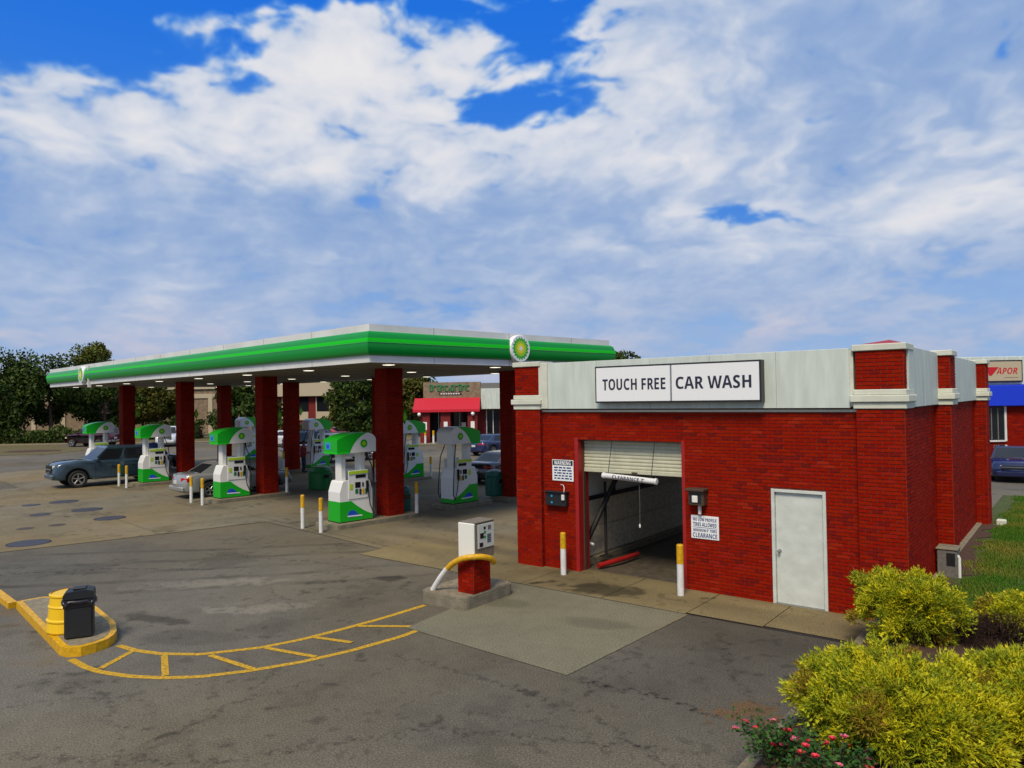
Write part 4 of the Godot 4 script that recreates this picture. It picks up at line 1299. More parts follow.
# one mitred run of fascia: side 0 is the long street side, 1 the short side facing the car wash, 2 and 3 the far sides
func fascia_run(side: int, prof: Array, smooth: bool) -> ArrayMesh:
	var b := MB.new()
	var ends := func(d: float, y: float) -> Array:
		var p := [Vector3(-d, y, -CL - d), Vector3(-d, y, d), Vector3(CW + d, y, d), Vector3(CW + d, y, -CL - d)]
		return [p[side], p[(side + 1) % 4]]
	var nrm: Vector3 = [Vector3.LEFT, Vector3.BACK, Vector3.RIGHT, Vector3.FORWARD][side]
	for j in prof.size() - 1:
		var a: Array = ends.call(prof[j].x, prof[j].y); var c: Array = ends.call(prof[j + 1].x, prof[j + 1].y)
		if not smooth:
			b.quad(a[0], a[1], c[1], c[0])
			continue
		var ns := []
		for k in [j, j + 1]:
			var e: Vector2 = prof[mini(k + 1, prof.size() - 1)] - prof[maxi(k - 1, 0)]
			var m := Vector2(e.y, -e.x).normalized()
			ns.append((nrm * m.x + Vector3(0, m.y, 0)).normalized())
		b.smooth_quad([a[0], a[1], c[1], c[0]], [ns[0], ns[0], ns[1], ns[1]])
	return b.mesh()

func arc(d0: float, bulge: float, y0: float, y1: float, f0: float, f1: float, n: int, lift := 0.0) -> Array:
	var o := []
	for i in n + 1:
		var f := lerpf(f0, f1, float(i) / n)
		var s := -PI / 2 + PI * f
		o.append(Vector2(d0 + (bulge + lift) * pow(maxf(cos(s), 0.0), 0.75), lerpf(y0, y1, 0.5 + 0.5 * sin(s))))
	return o

func helios(t: Transform3D, parent: Node, r: float, called := "emblem"):
	# round flower emblem: white disc, green star of petals, lime star, yellow and white heart
	var e := Node3D.new()
	e.name = called
	parent.add_child(e, true)
	e.transform = t
	var disc := lathe_mesh([Vector2(r, 0.0), Vector2(r, 0.16), Vector2(r * 0.96, 0.185), Vector2(0, 0.186)], 36, Transform3D(Basis(Vector3.RIGHT, PI / 2), Vector3.ZERO))
	part("disc", disc, M.sign_face, e)
	var z := 0.188
	for a in [[0.86, 0.70, M.pump_green, "outer_petals"], [0.66, 0.50, M.bp_yellow_green, "middle_petals"], [0.44, 0.30, M.bp_yellow, "inner_petals"], [0.20, 0.12, M.sign_face, "heart"]]:
		var b := MB.new()
		for i in 36:
			var s0 := TAU * i / 36.0; var s1 := TAU * (i + 1) / 36.0
			var r0: float = r * (a[0] if i % 2 == 0 else a[1]); var r1: float = r * (a[1] if i % 2 == 0 else a[0])
			b.tri(Vector3(0, 0, z), Vector3(cos(s0) * r0, sin(s0) * r0, z), Vector3(cos(s1) * r1, sin(s1) * r1, z))
		part(a[3], b.mesh(), a[2], e)
		z += 0.004

func canopy():
	var c := thing("fuel_canopy", "long flat fuel canopy with green and white fascia on brick columns", "canopy", can_t)
	part("roof_deck", box_mesh(Vector3(0.05, 5.30, -CL + 0.05), Vector3(CW - 0.05, 5.45, -0.05)), M.roof_felt, c)
	part("soffit", box_mesh(Vector3(0.02, 5.05, -CL + 0.02), Vector3(CW - 0.02, 5.08, -0.02)), M.soffit, c)
	# soffit sheets run across: thin battens at the seams
	for i in 14:
		part("soffit_seam", box_mesh(Vector3(0.03, 5.04, -2.3 - i * 2.2), Vector3(CW - 0.03, 5.049, -2.26 - i * 2.2)), M.soffit, c)
	for s in 4:
		part("fascia_foot", fascia_run(s, [Vector2(-0.05, C0), Vector2(0.0, C0), Vector2(0.0, 5.20)], false), M.fascia_white, c)
		part("fascia_lower", fascia_run(s, arc(0.0, 0.15, 5.20, 5.85, 0.0, 0.52, 9), true), M.bp_green, c)
		part("fascia_stripe", fascia_run(s, arc(0.0, 0.15, 5.20, 5.85, 0.52, 0.63, 4, 0.012), true), M.bp_lime, c)
		part("fascia_upper", fascia_run(s, arc(0.0, 0.15, 5.20, 5.85, 0.63, 1.0, 8), true), M.bp_green, c)
		part("fascia_top", fascia_run(s, [Vector2(0.0, 5.85), Vector2(0.0, C1), Vector2(-0.14, C1), Vector2(-0.14, 5.6)], false), M.fascia_white, c)
		part("fascia_inner", fascia_run(s, [Vector2(-0.05, C0), Vector2(-0.05, 5.05)], false), M.fascia_white, c)
	# open joints between the fascia sheets
	for i in 10:
		part("fascia_joint", box_mesh(Vector3(-0.004, C0, -3.0 - i * 3.05), Vector3(0.004, 5.20, -2.99 - i * 3.05)), M.galv, c)
		part("fascia_joint", box_mesh(Vector3(-0.004, 5.85, -3.0 - i * 3.05), Vector3(0.004, C1, -2.99 - i * 3.05)), M.galv, c)
	for i in 3:
		part("fascia_joint", box_mesh(Vector3(2.2 + i * 3.05, C0, -0.004), Vector3(2.21 + i * 3.05, 5.20, 0.004)), M.galv, c)
		part("fascia_joint", box_mesh(Vector3(2.2 + i * 3.05, 5.85, -0.004), Vector3(2.21 + i * 3.05, C1, 0.004)), M.galv, c)
	# round emblems on the two fronts in view
	helios(Transform3D(Basis(), Vector3(5.57, 5.56, 0.02)), c, 0.44)
	helios(Transform3D(Basis(Vector3.UP, -PI / 2), Vector3(-0.02, 5.52, -25.9)), c, 0.44)
	part("emblem_bracket", box_mesh(Vector3(-0.12, 4.85, -25.0), Vector3(0.02, 5.95, -24.9)), M.fascia_white, c)
	# lamps
	var lens := MB.new()
	lens.box(Vector3(-0.12, -0.012, -0.12), Vector3(0.12, 0.0, 0.12))
	var lm := lens.mesh()
	var hs := MB.new()
	hs.cham(Vector3(-0.15, 0.0, -0.15), Vector3(0.15, 0.05, 0.15), 0.01)
	var hm := hs.mesh()
	for x in [1.15, 5.35, 9.6]:
		for i in 8:
			var l := part("soffit_light", hm, M.fascia_white, c, at(x, 4.995, -0.75 - i * 4.48))
			part("lamp_lens", lm, M.lamp_lens, l, at(0, 0, 0))
	# brick columns: the outer and inner row
	var core := box_mesh(Vector3(-0.329, 0, -0.329), Vector3(0.329, 4.91, 0.329))
	var l := []
	column_faces(l, -0.33, 0.33, -0.33, 0.33, 0.0, 4.88)
	var bm := brick_mass(l)
	for i in 4:
		for x in [3.4, 9.25]:
			var o := part("column", core, M.mortar, c, at(x, 0.14, -3.93 - i * 8.82))
			tag(part("brickwork", bm, M.brick, o), "", "", "", "stuff")
			var f := part("number_flag", prism_mesh([Vector2(0.0, 0.0), Vector2(0.12, -0.24), Vector2(0.24, 0.0), Vector2(0.12, 0.30)], -0.02, 0.02), M.pump_green, c, at(x + 0.335, 3.39, -3.68 - i * 8.82))
			part("flag_panel", prism_mesh([Vector2(0.05, 0.0), Vector2(0.12, -0.14), Vector2(0.19, 0.0), Vector2(0.12, 0.18)], 0.021, 0.026), M.bp_yellow_green, f)

# ---------------------------------------------------------------- pumps
func curve_pts(a: Vector2, c: Vector2, b: Vector2, n: int) -> Array:
	var o := []
	for i in n + 1:
		var t := float(i) / n
		o.append(a * (1 - t) * (1 - t) + c * 2 * t * (1 - t) + b * t * t)
	return o

# built with the green end towards -x (side = 1) or +x (side = -1)
func make_pump(t: Transform3D, side: float, label: String, group: String) -> Node3D:
	var p := thing("fuel_pump", label, "fuel pump", t, group)
	var fl := func(a: Array) -> Array:
		var o := []
		for q in a: o.append(Vector2(q.x * side, q.y))
		return o
	var mir := func(lo: Vector3, hi: Vector3) -> Array:
		return [lo, hi] if side > 0 else [Vector3(-hi.x, lo.y, lo.z), Vector3(-lo.x, hi.y, hi.z)]
	var bx := func(called: String, lo: Vector3, hi: Vector3, r: float, m: Material, parent: Node):
		var q: Array = mir.call(lo, hi)
		return part(called, box_mesh(q[0], q[1], r), m, parent)
	# cabinet: white body with sloping shoulders, green skirt with a curved edge
	var d := 0.34
	var cab := part("cabinet", prism_mesh(fl.call([Vector2(-0.60, 0.02), Vector2(0.60, 0.02), Vector2(0.60, 0.95), Vector2(0.50, 1.25), Vector2(0.46, 1.30), Vector2(-0.46, 1.30), Vector2(-0.50, 1.25), Vector2(-0.60, 0.95)]), -d, d), M.pump_white, p)
	bx.call("plinth", Vector3(-0.62, 0.0, -d - 0.02), Vector3(0.62, 0.03, d + 0.02), 0.0, M.dark_iron, p)
	var edge := curve_pts(Vector2(0.605, 0.18), Vector2(0.30, 0.25), Vector2(-0.20, 0.66), 10)
	var skirt := [Vector2(-0.605, 0.03), Vector2(0.605, 0.03)] + edge + [Vector2(-0.605, 0.66)]
	var sk := part("skirt", prism_mesh(fl.call(skirt), -d - 0.006, d + 0.006), M.pump_green, p)
	for z in [d + 0.007, -d - 0.011]:
		part("skirt_badge", prism_mesh(fl.call([Vector2(-0.34, 0.16), Vector2(0.10, 0.14), Vector2(0.02, 0.26), Vector2(-0.10, 0.36), Vector2(-0.24, 0.36), Vector2(-0.32, 0.28)]), z, z + 0.004), M.patch_blue, sk)
		part("badge_line", prism_mesh(fl.call([Vector2(-0.34, 0.17), Vector2(0.20, 0.15), Vector2(0.20, 0.19), Vector2(-0.34, 0.21)]), z + 0.004 * signf(z), z + 0.006 * signf(z)), M.sign_face, sk)
	# two posts carry the head
	for x in [-0.36, 0.36]:
		bx.call("post", Vector3(x - 0.10, 1.20, -0.17), Vector3(x + 0.10, 2.20, 0.17), 0.03, M.pump_white, p)
	# head: green outer part and white inner part meet along a curve; the top is arched
	var top := curve_pts(Vector2(-0.72, 2.60), Vector2(-0.30, 2.84), Vector2(0.40, 2.80), 10)
	var top2 := curve_pts(Vector2(0.40, 2.80), Vector2(0.60, 2.78), Vector2(0.72, 2.62), 5)
	var seam := curve_pts(Vector2(0.40, 2.80), Vector2(-0.06, 2.66), Vector2(-0.26, 2.18), 10)
	var g := [Vector2(-0.72, 2.18)] + top
	g += seam.slice(1)
	part("head_green", prism_mesh(fl.call(g), -0.40, 0.40), M.pump_green, p)
	var wpts := [Vector2(-0.26, 2.18), Vector2(0.72, 2.18), Vector2(0.72, 2.60)]
	var tb := top2.slice(1, top2.size() - 1)
	tb.reverse()
	wpts += tb
	wpts += seam.slice(0, seam.size() - 1)
	var hw := part("head_white", prism_mesh(fl.call(wpts), -0.398, 0.398), M.pump_white, p)
	bx.call("head_trim", Vector3(-0.725, 2.165, -0.405), Vector3(-0.27, 2.215, 0.405), 0.006, M.bp_lime, p)
	bx.call("end_badge", Vector3(-0.726, 2.30, -0.28), Vector3(-0.719, 2.52, 0.02), 0.0, M.patch_cyan, p)
	bx.call("badge_mark", Vector3(-0.73, 2.34, -0.22), Vector3(-0.727, 2.46, -0.06), 0.0, M.patch_blue, p)
	for z in [1.0, -1.0]:
		var lt := Transform3D(Basis(Vector3.RIGHT, 0.0 if z > 0 else PI), Vector3(0.26 * side, 2.46, z * 0.40))
		var b := MB.new()
		b.lathe([Vector2(0.13, 0), Vector2(0.13, 0.008), Vector2(0, 0.009)], 20, lt * Transform3D(Basis(Vector3.RIGHT, PI / 2), Vector3.ZERO))
		part("logo", b.mesh(), M.pump_green, hw)
		b = MB.new()
		for i in 20:
			var s0 := TAU * i / 20.0; var s1 := TAU * (i + 1) / 20.0
			b.tri(lt * Vector3(0, 0, 0.012), lt * (Vector3(cos(s0), sin(s0), 0) * (0.085 if i % 2 == 0 else 0.055) + Vector3(0, 0, 0.012)), lt * (Vector3(cos(s1), sin(s1), 0) * (0.055 if i % 2 == 0 else 0.085) + Vector3(0, 0, 0.012)))
		part("logo_petals", b.mesh(), M.bp_yellow_green, hw)
		# customer face: lime strip, readout, screen, grade buttons, nozzle, hose
		var f0 := [z * (d + 0.001)]
		var face := func(called: String, x0: float, x1: float, y0: float, y1: float, th: float, m: Material, parent: Node):
			var za: float = f0[0]; var zb: float = za + z * th
			return bx.call(called, Vector3(x0, y0, minf(za, zb)), Vector3(x1, y1, maxf(za, zb)), 0.004, m, parent)
		var fp: MeshInstance3D = face.call("face_panel", -0.30, 0.42, 0.72, 1.62, 0.02, M.pump_white, p)
		f0[0] = z * (d + 0.022)
		face.call("lime_strip", -0.30, 0.42, 1.50, 1.60, 0.02, M.pump_lime, fp)
		face.call("readout", -0.04, 0.34, 1.37, 1.47, 0.012, M.screen_dark, fp)
		face.call("pay_screen", -0.06, 0.14, 1.06, 1.24, 0.012, M.screen_dark, fp)
		face.call("keypad", -0.06, 0.05, 0.88, 1.02, 0.012, M.bin_green, fp)
		for k in 3:
			face.call("grade_button", 0.09 + k * 0.11, 0.17 + k * 0.11, 0.84, 1.02, 0.012, [M.letter_navy, M.yellow_paint, M.bin_green][k], fp)
		face.call("card_slot", 0.20, 0.26, 1.08, 1.22, 0.012, M.letter_navy, fp)
		face.call("sticker", -0.26, -0.14, 1.02, 1.20, 0.008, M.pump_lime, fp)
		face.call("nozzle_boot", 0.34, 0.42, 0.90, 1.26, 0.06, M.screen_dark, fp)
		var hx := 0.62 * side
		part("hose", tube_mesh([Vector3(0.40 * side, 2.18, z * 0.30), Vector3(0.56 * side, 1.7, z * 0.40), Vector3(hx, 1.0, z * 0.42), Vector3(0.66 * side, 0.35, z * 0.43), Vector3(0.58 * side, 0.18, z * 0.44), Vector3(0.46 * side, 0.5, z * 0.42), Vector3(0.40 * side, 0.95, z * 0.42)], 0.018, 0.018, 6), M.rubber, p)
	return p

func island(t: Transform3D, x0: float, x1: float, w: float, label: String, group: String):
	var o := thing("pump_island", label, "pump island", t, group)
	var b := MB.new()
	b.plan(PackedVector2Array(rounded(x0, x1, -w, w, 0.3)), 0.0, 0.14)
	part("body", b.mesh(), M.pale_concrete, o)
	b = MB.new()
	b.plan(PackedVector2Array(rounded(x0 + 0.04, x1 - 0.04, -w + 0.04, w - 0.04, 0.27)), 0.13, 0.15)
	part("top", b.mesh(), M.kerb_concrete, o)

func tub(t: Transform3D, r: float, h: float, m: Material, label: String):
	var o := thing("waste_tub", label, "waste tub", t)
	part("body", lathe_mesh([Vector2(r * 0.96, 0), Vector2(r, 0.04), Vector2(r, h * 0.72), Vector2(r * 0.93, h * 0.76)], 26), m, o)
	part("lid", lathe_mesh([Vector2(r * 0.95, h * 0.75), Vector2(r * 0.97, h * 0.80), Vector2(r * 0.85, h * 0.94), Vector2(r * 0.5, h), Vector2(0, h)], 26), m, o)
	part("flap", box_mesh(Vector3(-0.14, h * 0.50, r * 0.93), Vector3(0.14, h * 0.66, r * 1.02), 0.02), M.screen_dark, o)

func forecourt_things():
	var ord := ["first", "second", "third", "fourth"]
	var gp := "fuel pumps on the street side of the canopy"
	var gb := "fuel pumps on the far side of the canopy"
	for i in 4:
		var z := -3.93 - i * 8.82
		var near: String = ["beside the brick column nearest the car wash", "beside the silver sedan", "beside the slate blue pickup's bed", "beyond the slate blue pickup"][i]
		island(can(0, 0, z), 0.82, 4.3, 0.62, "concrete pump island %s" % near, "pump islands")
		island(can(0, 0, z), 8.45, 11.9, 0.62, "far side concrete pump island, %s from the car wash" % ord[i], "pump islands")
		make_pump(can(1.86, 0.15, z), 1.0, "green and white fuel pump %s" % near, gp)
		if i > 0:
			make_pump(can(10.85, 0.15, z), -1.0, "far side green and white fuel pump on the %s island from the car wash" % ord[i], gb)
		# pairs of posts at the street end and single ones behind the columns
		if i < 3:
			for e in [[-0.55, "farther from"], [0.55, "nearer"]]:
				bollard(can(0.46, 0.012, z + e[0]), "bollard %s the car wash in the pair before the %s street side pump" % [e[1], ord[i]], "bollards at the pump islands")
	bollard(can(4.14, 0.15, -3.45), "white and yellow bollard beside the teal tub at the first column", "bollards at the pump islands")
	bollard(can(4.0, 0.15, -12.2), "white and yellow bollard at the foot of the second column", "bollards at the pump islands")
	bollard(can(8.62, 0.15, -12.4), "white and yellow bollard at inner end of the far second island", "bollards at the pump islands")
	bollard(can(8.62, 0.15, -21.3), "white and yellow bollard at inner end of the far third island", "bollards at the pump islands")
	bollard(can(12.3, 0.012, -12.9), "white and yellow bollard at the outer end of the far second island", "bollards at the pump islands")
	bollard(can(8.95, 0.15, -3.35), "white and yellow bollard beside the teal tub nearest the car wash", "bollards at the pump islands")
	# the odd pump that stands on a short island of its own
	island(can(0, 0, -4.25), 5.75, 8.05, 0.60, "short concrete island under the lone mirror image pump", "pump islands")
	make_pump(can(6.75, 0.15, -4.25), -1.0, "lone fuel pump with green end towards the brick car wash", "")
	tub(can(6.15, 0.012, -13.15), 0.52, 1.02, M.bin_green, "round bright green waste tub standing between the column rows")
	tub(can(4.15, 0.15, -4.25), 0.28, 0.85, M.bin_teal, "teal waste tub hugging the first brick column")
	tub(can(8.85, 0.15, -4.55), 0.38, 1.0, M.bin_teal, "round teal waste tub beside the column behind the car wash")
	# tank covers in the concrete
	var sizes := [[-6.03, -8.52, 0.52, "largest dark round tank cover, beside the asphalt edge"], [-2.98, -11.64, 0.46, "dark round tank cover nearest the silver sedan's pump"], [-2.91, -14.57, 0.48, "middle one in the row of three dark round tank covers"], [-2.89, -17.9, 0.48, "dark round tank cover nearest the slate blue pickup"],
		[-4.44, -14.61, 0.28, "small dark cover beside the middle one of the tank cover row"], [-4.06, -17.82, 0.28, "small dark cover beside the tank cover nearest the pickup"]]
	for a in sizes:
		var o := thing("manhole_cover", a[3], "manhole cover", can(a[0], 0.012, a[1]), "tank covers")
		part("frame", lathe_mesh([Vector2(a[2] + 0.05, 0.0), Vector2(a[2] + 0.04, 0.006), Vector2(a[2], 0.007)], 32), M.dark_iron, o)
		part("lid", lathe_mesh([Vector2(a[2], 0.004), Vector2(a[2] - 0.02, 0.010), Vector2(0, 0.011)], 32), M.manhole, o)
	for a in [[-4.63, -11.46, "nearer the pumps"], [-5.52, -11.52, "nearer the yellow kerb"]]:
		var o := thing("manhole_cover", "small rust brown fill cover in the concrete, the one %s" % a[2], "manhole cover", can(a[0], 0.012, a[1]), "rusty fill covers")
		part("lid", lathe_mesh([Vector2(0.26, 0.0), Vector2(0.25, 0.006), Vector2(0, 0.008)], 24), M.brown_metal, o)

# ---------------------------------------------------------------- buildings behind
func far_buildings():
	# cafe with red awning
	var s := thing("cafe_building", "low shop with tan sign panel and red awning behind the pumps", "building", at(-8.2, 0, -65.0))
	part("wall", box_mesh(Vector3(0.2, 0, -8), Vector3(14.0, 4.6, -0.9)), M.far_brick, s)
	part("sign_panel", box_mesh(Vector3(0.3, 3.9, -1.2), Vector3(5.4, 5.42, 0.0), 0.02), M.tan_wall, s)
	var aw := MB.new()
	aw.prism(PackedVector2Array([Vector2(0.0, 4.02), Vector2(0.0, 3.0), Vector2(1.5, 2.80), Vector2(1.5, 3.02)]), -5.35, 0.45, Transform3D(Basis(Vector3(0, 0, 1), Vector3.UP, Vector3(-1, 0, 0)), Vector3.ZERO))
	part("awning", aw.mesh(), M.awning_red, s)
	var lf := []
	for x in [0.55, 2.35, 4.7]:
		var cl := part("column", box_mesh(Vector3(x - 0.42, 0, 0.5), Vector3(x + 0.42, 2.85, 1.2)), M.far_brick, s)
		part("notice", box_mesh(Vector3(x - 0.15, 1.25, 1.2), Vector3(x + 0.18, 1.95, 1.22)), M.sign_face, cl)
	for x in [0.1, 4.75]:
		part("globe_lamp", lathe_mesh([Vector2(0, -0.17), Vector2(0.12, -0.12), Vector2(0.17, 0), Vector2(0.12, 0.12), Vector2(0, 0.17)], 12, at(x, 2.62, 1.45)), M.sign_face, s)
	for x in [1.4, 3.3]:
		var g := part("shop_window", box_mesh(Vector3(x - 0.6, 0.5, -0.9), Vector3(x + 0.9, 2.7, -0.86)), M.dark_glass, s)
		part("window_frame", box_mesh(Vector3(x + 0.12, 0.5, -0.86), Vector3(x + 0.18, 2.7, -0.84)), M.fascia_white, g)
		part("poster", box_mesh(Vector3(x + 0.3, 1.2, -0.86), Vector3(x + 0.7, 1.8, -0.845)), M.sign_face, g)
	part("white_box_sign", box_mesh(Vector3(5.42, 2.98, -0.6), Vector3(7.2, 4.8, 0.1), 0.02), M.white_panel, s)
	part("grey_fascia", box_mesh(Vector3(5.42, 4.81, -0.6), Vector3(14.0, 5.3, 0.0)), M.galv, s)
	var dg := part("glass_door", box_mesh(Vector3(5.9, 0.1, -0.9), Vector3(7.0, 2.9, -0.85)), M.dark_glass, s)
	part("door_frame", box_mesh(Vector3(5.82, 0.0, -0.88), Vector3(5.9, 2.95, -0.82)), M.fascia_white, dg)
	part("door_frame", box_mesh(Vector3(6.42, 0.1, -0.85), Vector3(6.48, 2.9, -0.82)), M.fascia_white, dg)
	# raised green lettering, too far off to read, and the line under it
	var x := 0.85
	var hh := [0.60, 0.52, 0.56, 0.52, 0.52, 0.30, 0.56, 0.52, 0.60, 0.52, 0.54]
	for i in hh.size():
		var lx := 0.28 if i != 5 else 0.14
		var lt := MB.new()
		lt.cham(Vector3(x, 4.62, 0.0), Vector3(x + 0.075, 4.62 + hh[i], 0.08), 0.01)
		lt.cham(Vector3(x + 0.075, 4.62 + hh[i] - 0.09, 0.0), Vector3(x + lx, 4.62 + hh[i], 0.08), 0.01)
		if i % 2 == 0: lt.cham(Vector3(x + 0.075, 4.62, 0.0), Vector3(x + lx, 4.70, 0.08), 0.01)
		if i % 3 != 1: lt.cham(Vector3(x + lx - 0.07, 4.70, 0.0), Vector3(x + lx, 4.62 + hh[i] - 0.09, 0.08), 0.01)
		part("sign_letter", lt.mesh(), M.sign_green, s)
		x += lx + 0.06
	part("tag_line", box_mesh(Vector3(1.7, 4.28, 0.0), Vector3(3.7, 4.50, 0.05), 0.02), M.brown_metal, s)
	for k in 8:
		part("tag_letter", box_mesh(Vector3(1.85 + k * 0.22, 4.34, 0.05), Vector3(1.99 + k * 0.22, 4.44, 0.07)), M.sign_face, s)
	struct("cafe_pavement", box_mesh(Vector3(-9.5, 0, -72), Vector3(8, 0.13, -62.6), 0.02), M.pale_concrete)
	for q in [[-7.55, -63.2, "corner column"], [-6.85, -63.2, "first window"]]:
		bollard(at(q[0], 0.13, q[1]), "yellow topped bollard before the %s of the red awning cafe" % q[2], "bollards at the cafe", 1.1, 0.09)
	# long tan shop row
	s = thing("shop_row", "long tan rendered shop row with pale pilasters behind the hedges", "building", at(-62, 0, -92))
	part("wall", box_mesh(Vector3(0, 0, -14), Vector3(31.5, 6.6, 0)), M.tan_wall, s)
	part("wall", box_mesh(Vector3(31.5, 0, -14), Vector3(50, 4.5, -0.6)), M.far_brick, s)
	part("fascia", box_mesh(Vector3(31.5, 4.5, -14), Vector3(50.0, 6.5, 0.1), 0.04), M.tan_light, s)
	for i in 8:
		var px := 1.6 + i * 3.7
		part("pilaster", box_mesh(Vector3(px, 0, 0), Vector3(px + 0.55, 5.0, 0.16), 0.02), M.tan_light, s)
		if i < 7:
			part("panel_head", box_mesh(Vector3(px + 0.55, 4.45, 0), Vector3(px + 3.7, 5.0, 0.12), 0.02), M.tan_light, s)
	part("cornice", box_mesh(Vector3(-0.2, 5.6, -0.1), Vector3(31.6, 5.85, 0.22), 0.02), M.tan_light, s)
	for i in 4:
		var wx := 33.0 + i * 4.3
		var g := part("shop_window", box_mesh(Vector3(wx, 2.6, -0.6), Vector3(wx + 3.2, 4.35, -0.52)), M.dark_glass, s)
		part("window_frame", box_mesh(Vector3(wx - 0.14, 0.9, -0.6), Vector3(wx - 0.01, 4.45, -0.45)), M.tan_light, g)
		part("window_frame", box_mesh(Vector3(wx + 1.55, 2.6, -0.52), Vector3(wx + 1.65, 4.35, -0.48)), M.tan_light, g)
		part("stall_riser", box_mesh(Vector3(wx, 1.5, -0.6), Vector3(wx + 3.2, 2.55, -0.45)), M.tan_light, g)
	part("red_sign", box_mesh(Vector3(38.9, 4.0, -0.5), Vector3(40.3, 4.42, -0.40), 0.02), M.sign_red, s)
	part("white_sign", box_mesh(Vector3(39.2, 3.3, -0.5), Vector3(39.7, 3.75, -0.42)), M.sign_face, s)
	# vapour shop at the right edge
	s = thing("vapor_shop", "brick shop with white parapet and bright blue band beside the lawn", "building", at(20.0, 0, -36.0))
	part("wall", box_mesh(Vector3(0, 0, -10), Vector3(13, 4.3, -0.02)), M.far_brick, s)
	var l := []
	brick_face(l, Vector3(4.27, 0.0, -0.02), Vector3.RIGHT, Vector3.BACK, 3.2, 3.18)
	brick_face(l, Vector3(2.4, 0.0, -0.02), Vector3.RIGHT, Vector3.BACK, 1.87, 1.48)
	tag(part("brickwork", brick_mass(l), M.brick, s), "", "", "", "stuff")
	part("parapet", box_mesh(Vector3(-0.05, 4.23, -10), Vector3(13.05, 5.62, 0.1), 0.02), M.white_panel, s)
	part("blue_band", box_mesh(Vector3(-0.06, 3.19, -0.5), Vector3(13.06, 4.22, 0.34), 0.03), M.awning_blue, s)
	var g := part("shop_window", box_mesh(Vector3(2.4, 1.52, -0.03), Vector3(4.16, 3.15, 0.01)), M.dark_glass, s)
	part("window_frame", box_mesh(Vector3(4.16, 1.46, -0.02), Vector3(4.26, 3.18, 0.05)), M.fascia_white, g)
	part("window_frame", box_mesh(Vector3(2.3, 1.44, -0.02), Vector3(4.159, 1.52, 0.08)), M.fascia_white, g)
	for k in 5:
		part("blind_slat", box_mesh(Vector3(2.55 + k * 0.32, 1.55, 0.011), Vector3(2.60 + k * 0.32, 3.1, 0.016)), M.galv, g)
	s = thing("vapor_sign", "boxed cream shop sign with red slanted lettering on white parapet", "sign", at(23.85, 4.90, -35.9))
	part("cabinet", box_mesh(Vector3(-1.05, -0.54, 0), Vector3(1.13, 0.54, 0.16), 0.02), M.sign_frame, s)
	part("face", box_mesh(Vector3(-1.0, -0.47, 0.16), Vector3(1.06, 0.47, 0.168)), M.tan_light, s)
	lettering("lettering", "APOR", 0.30, 1.02, M.sign_red, s, at(0.36, 0.0, 0.17), true, true)
	part("flag_mark", prism_mesh([Vector2(-0.95, 0.20), Vector2(-0.05, 0.20), Vector2(-0.42, -0.22), Vector2(-0.52, -0.22), Vector2(-0.62, 0.0), Vector2(-0.70, -0.12), Vector2(-0.95, -0.16)], 0.168, 0.176), M.sign_red, s)
	part("small_print", box_mesh(Vector3(0.2, -0.33, 0.168), Vector3(0.9, -0.31, 0.17)), M.brown_metal, s)

# ---------------------------------------------------------------- vehicles
# side outline in (x forward, y up); wheels cut real arches; the section narrows towards both ends
func car_half_width(x: float, L: float, W: float) -> float:
	var k := absf(x) / (L * 0.5)
	return W * 0.5 * (1.0 - 0.16 * pow(k, 5.0))

func inset(pts: Array, d: float) -> Array:
	var o := []
	var n := pts.size()
	for i in n:
		var a: Vector2 = pts[(i + n - 1) % n]; var p: Vector2 = pts[i]; var b: Vector2 = pts[(i + 1) % n]
		var n1 := (p - a).normalized(); var n2 := (b - p).normalized()
		var m := Vector2(-n1.y, n1.x) + Vector2(-n2.y, n2.x)
		m = m.normalized()
		o.append(p + m * d)
	return o

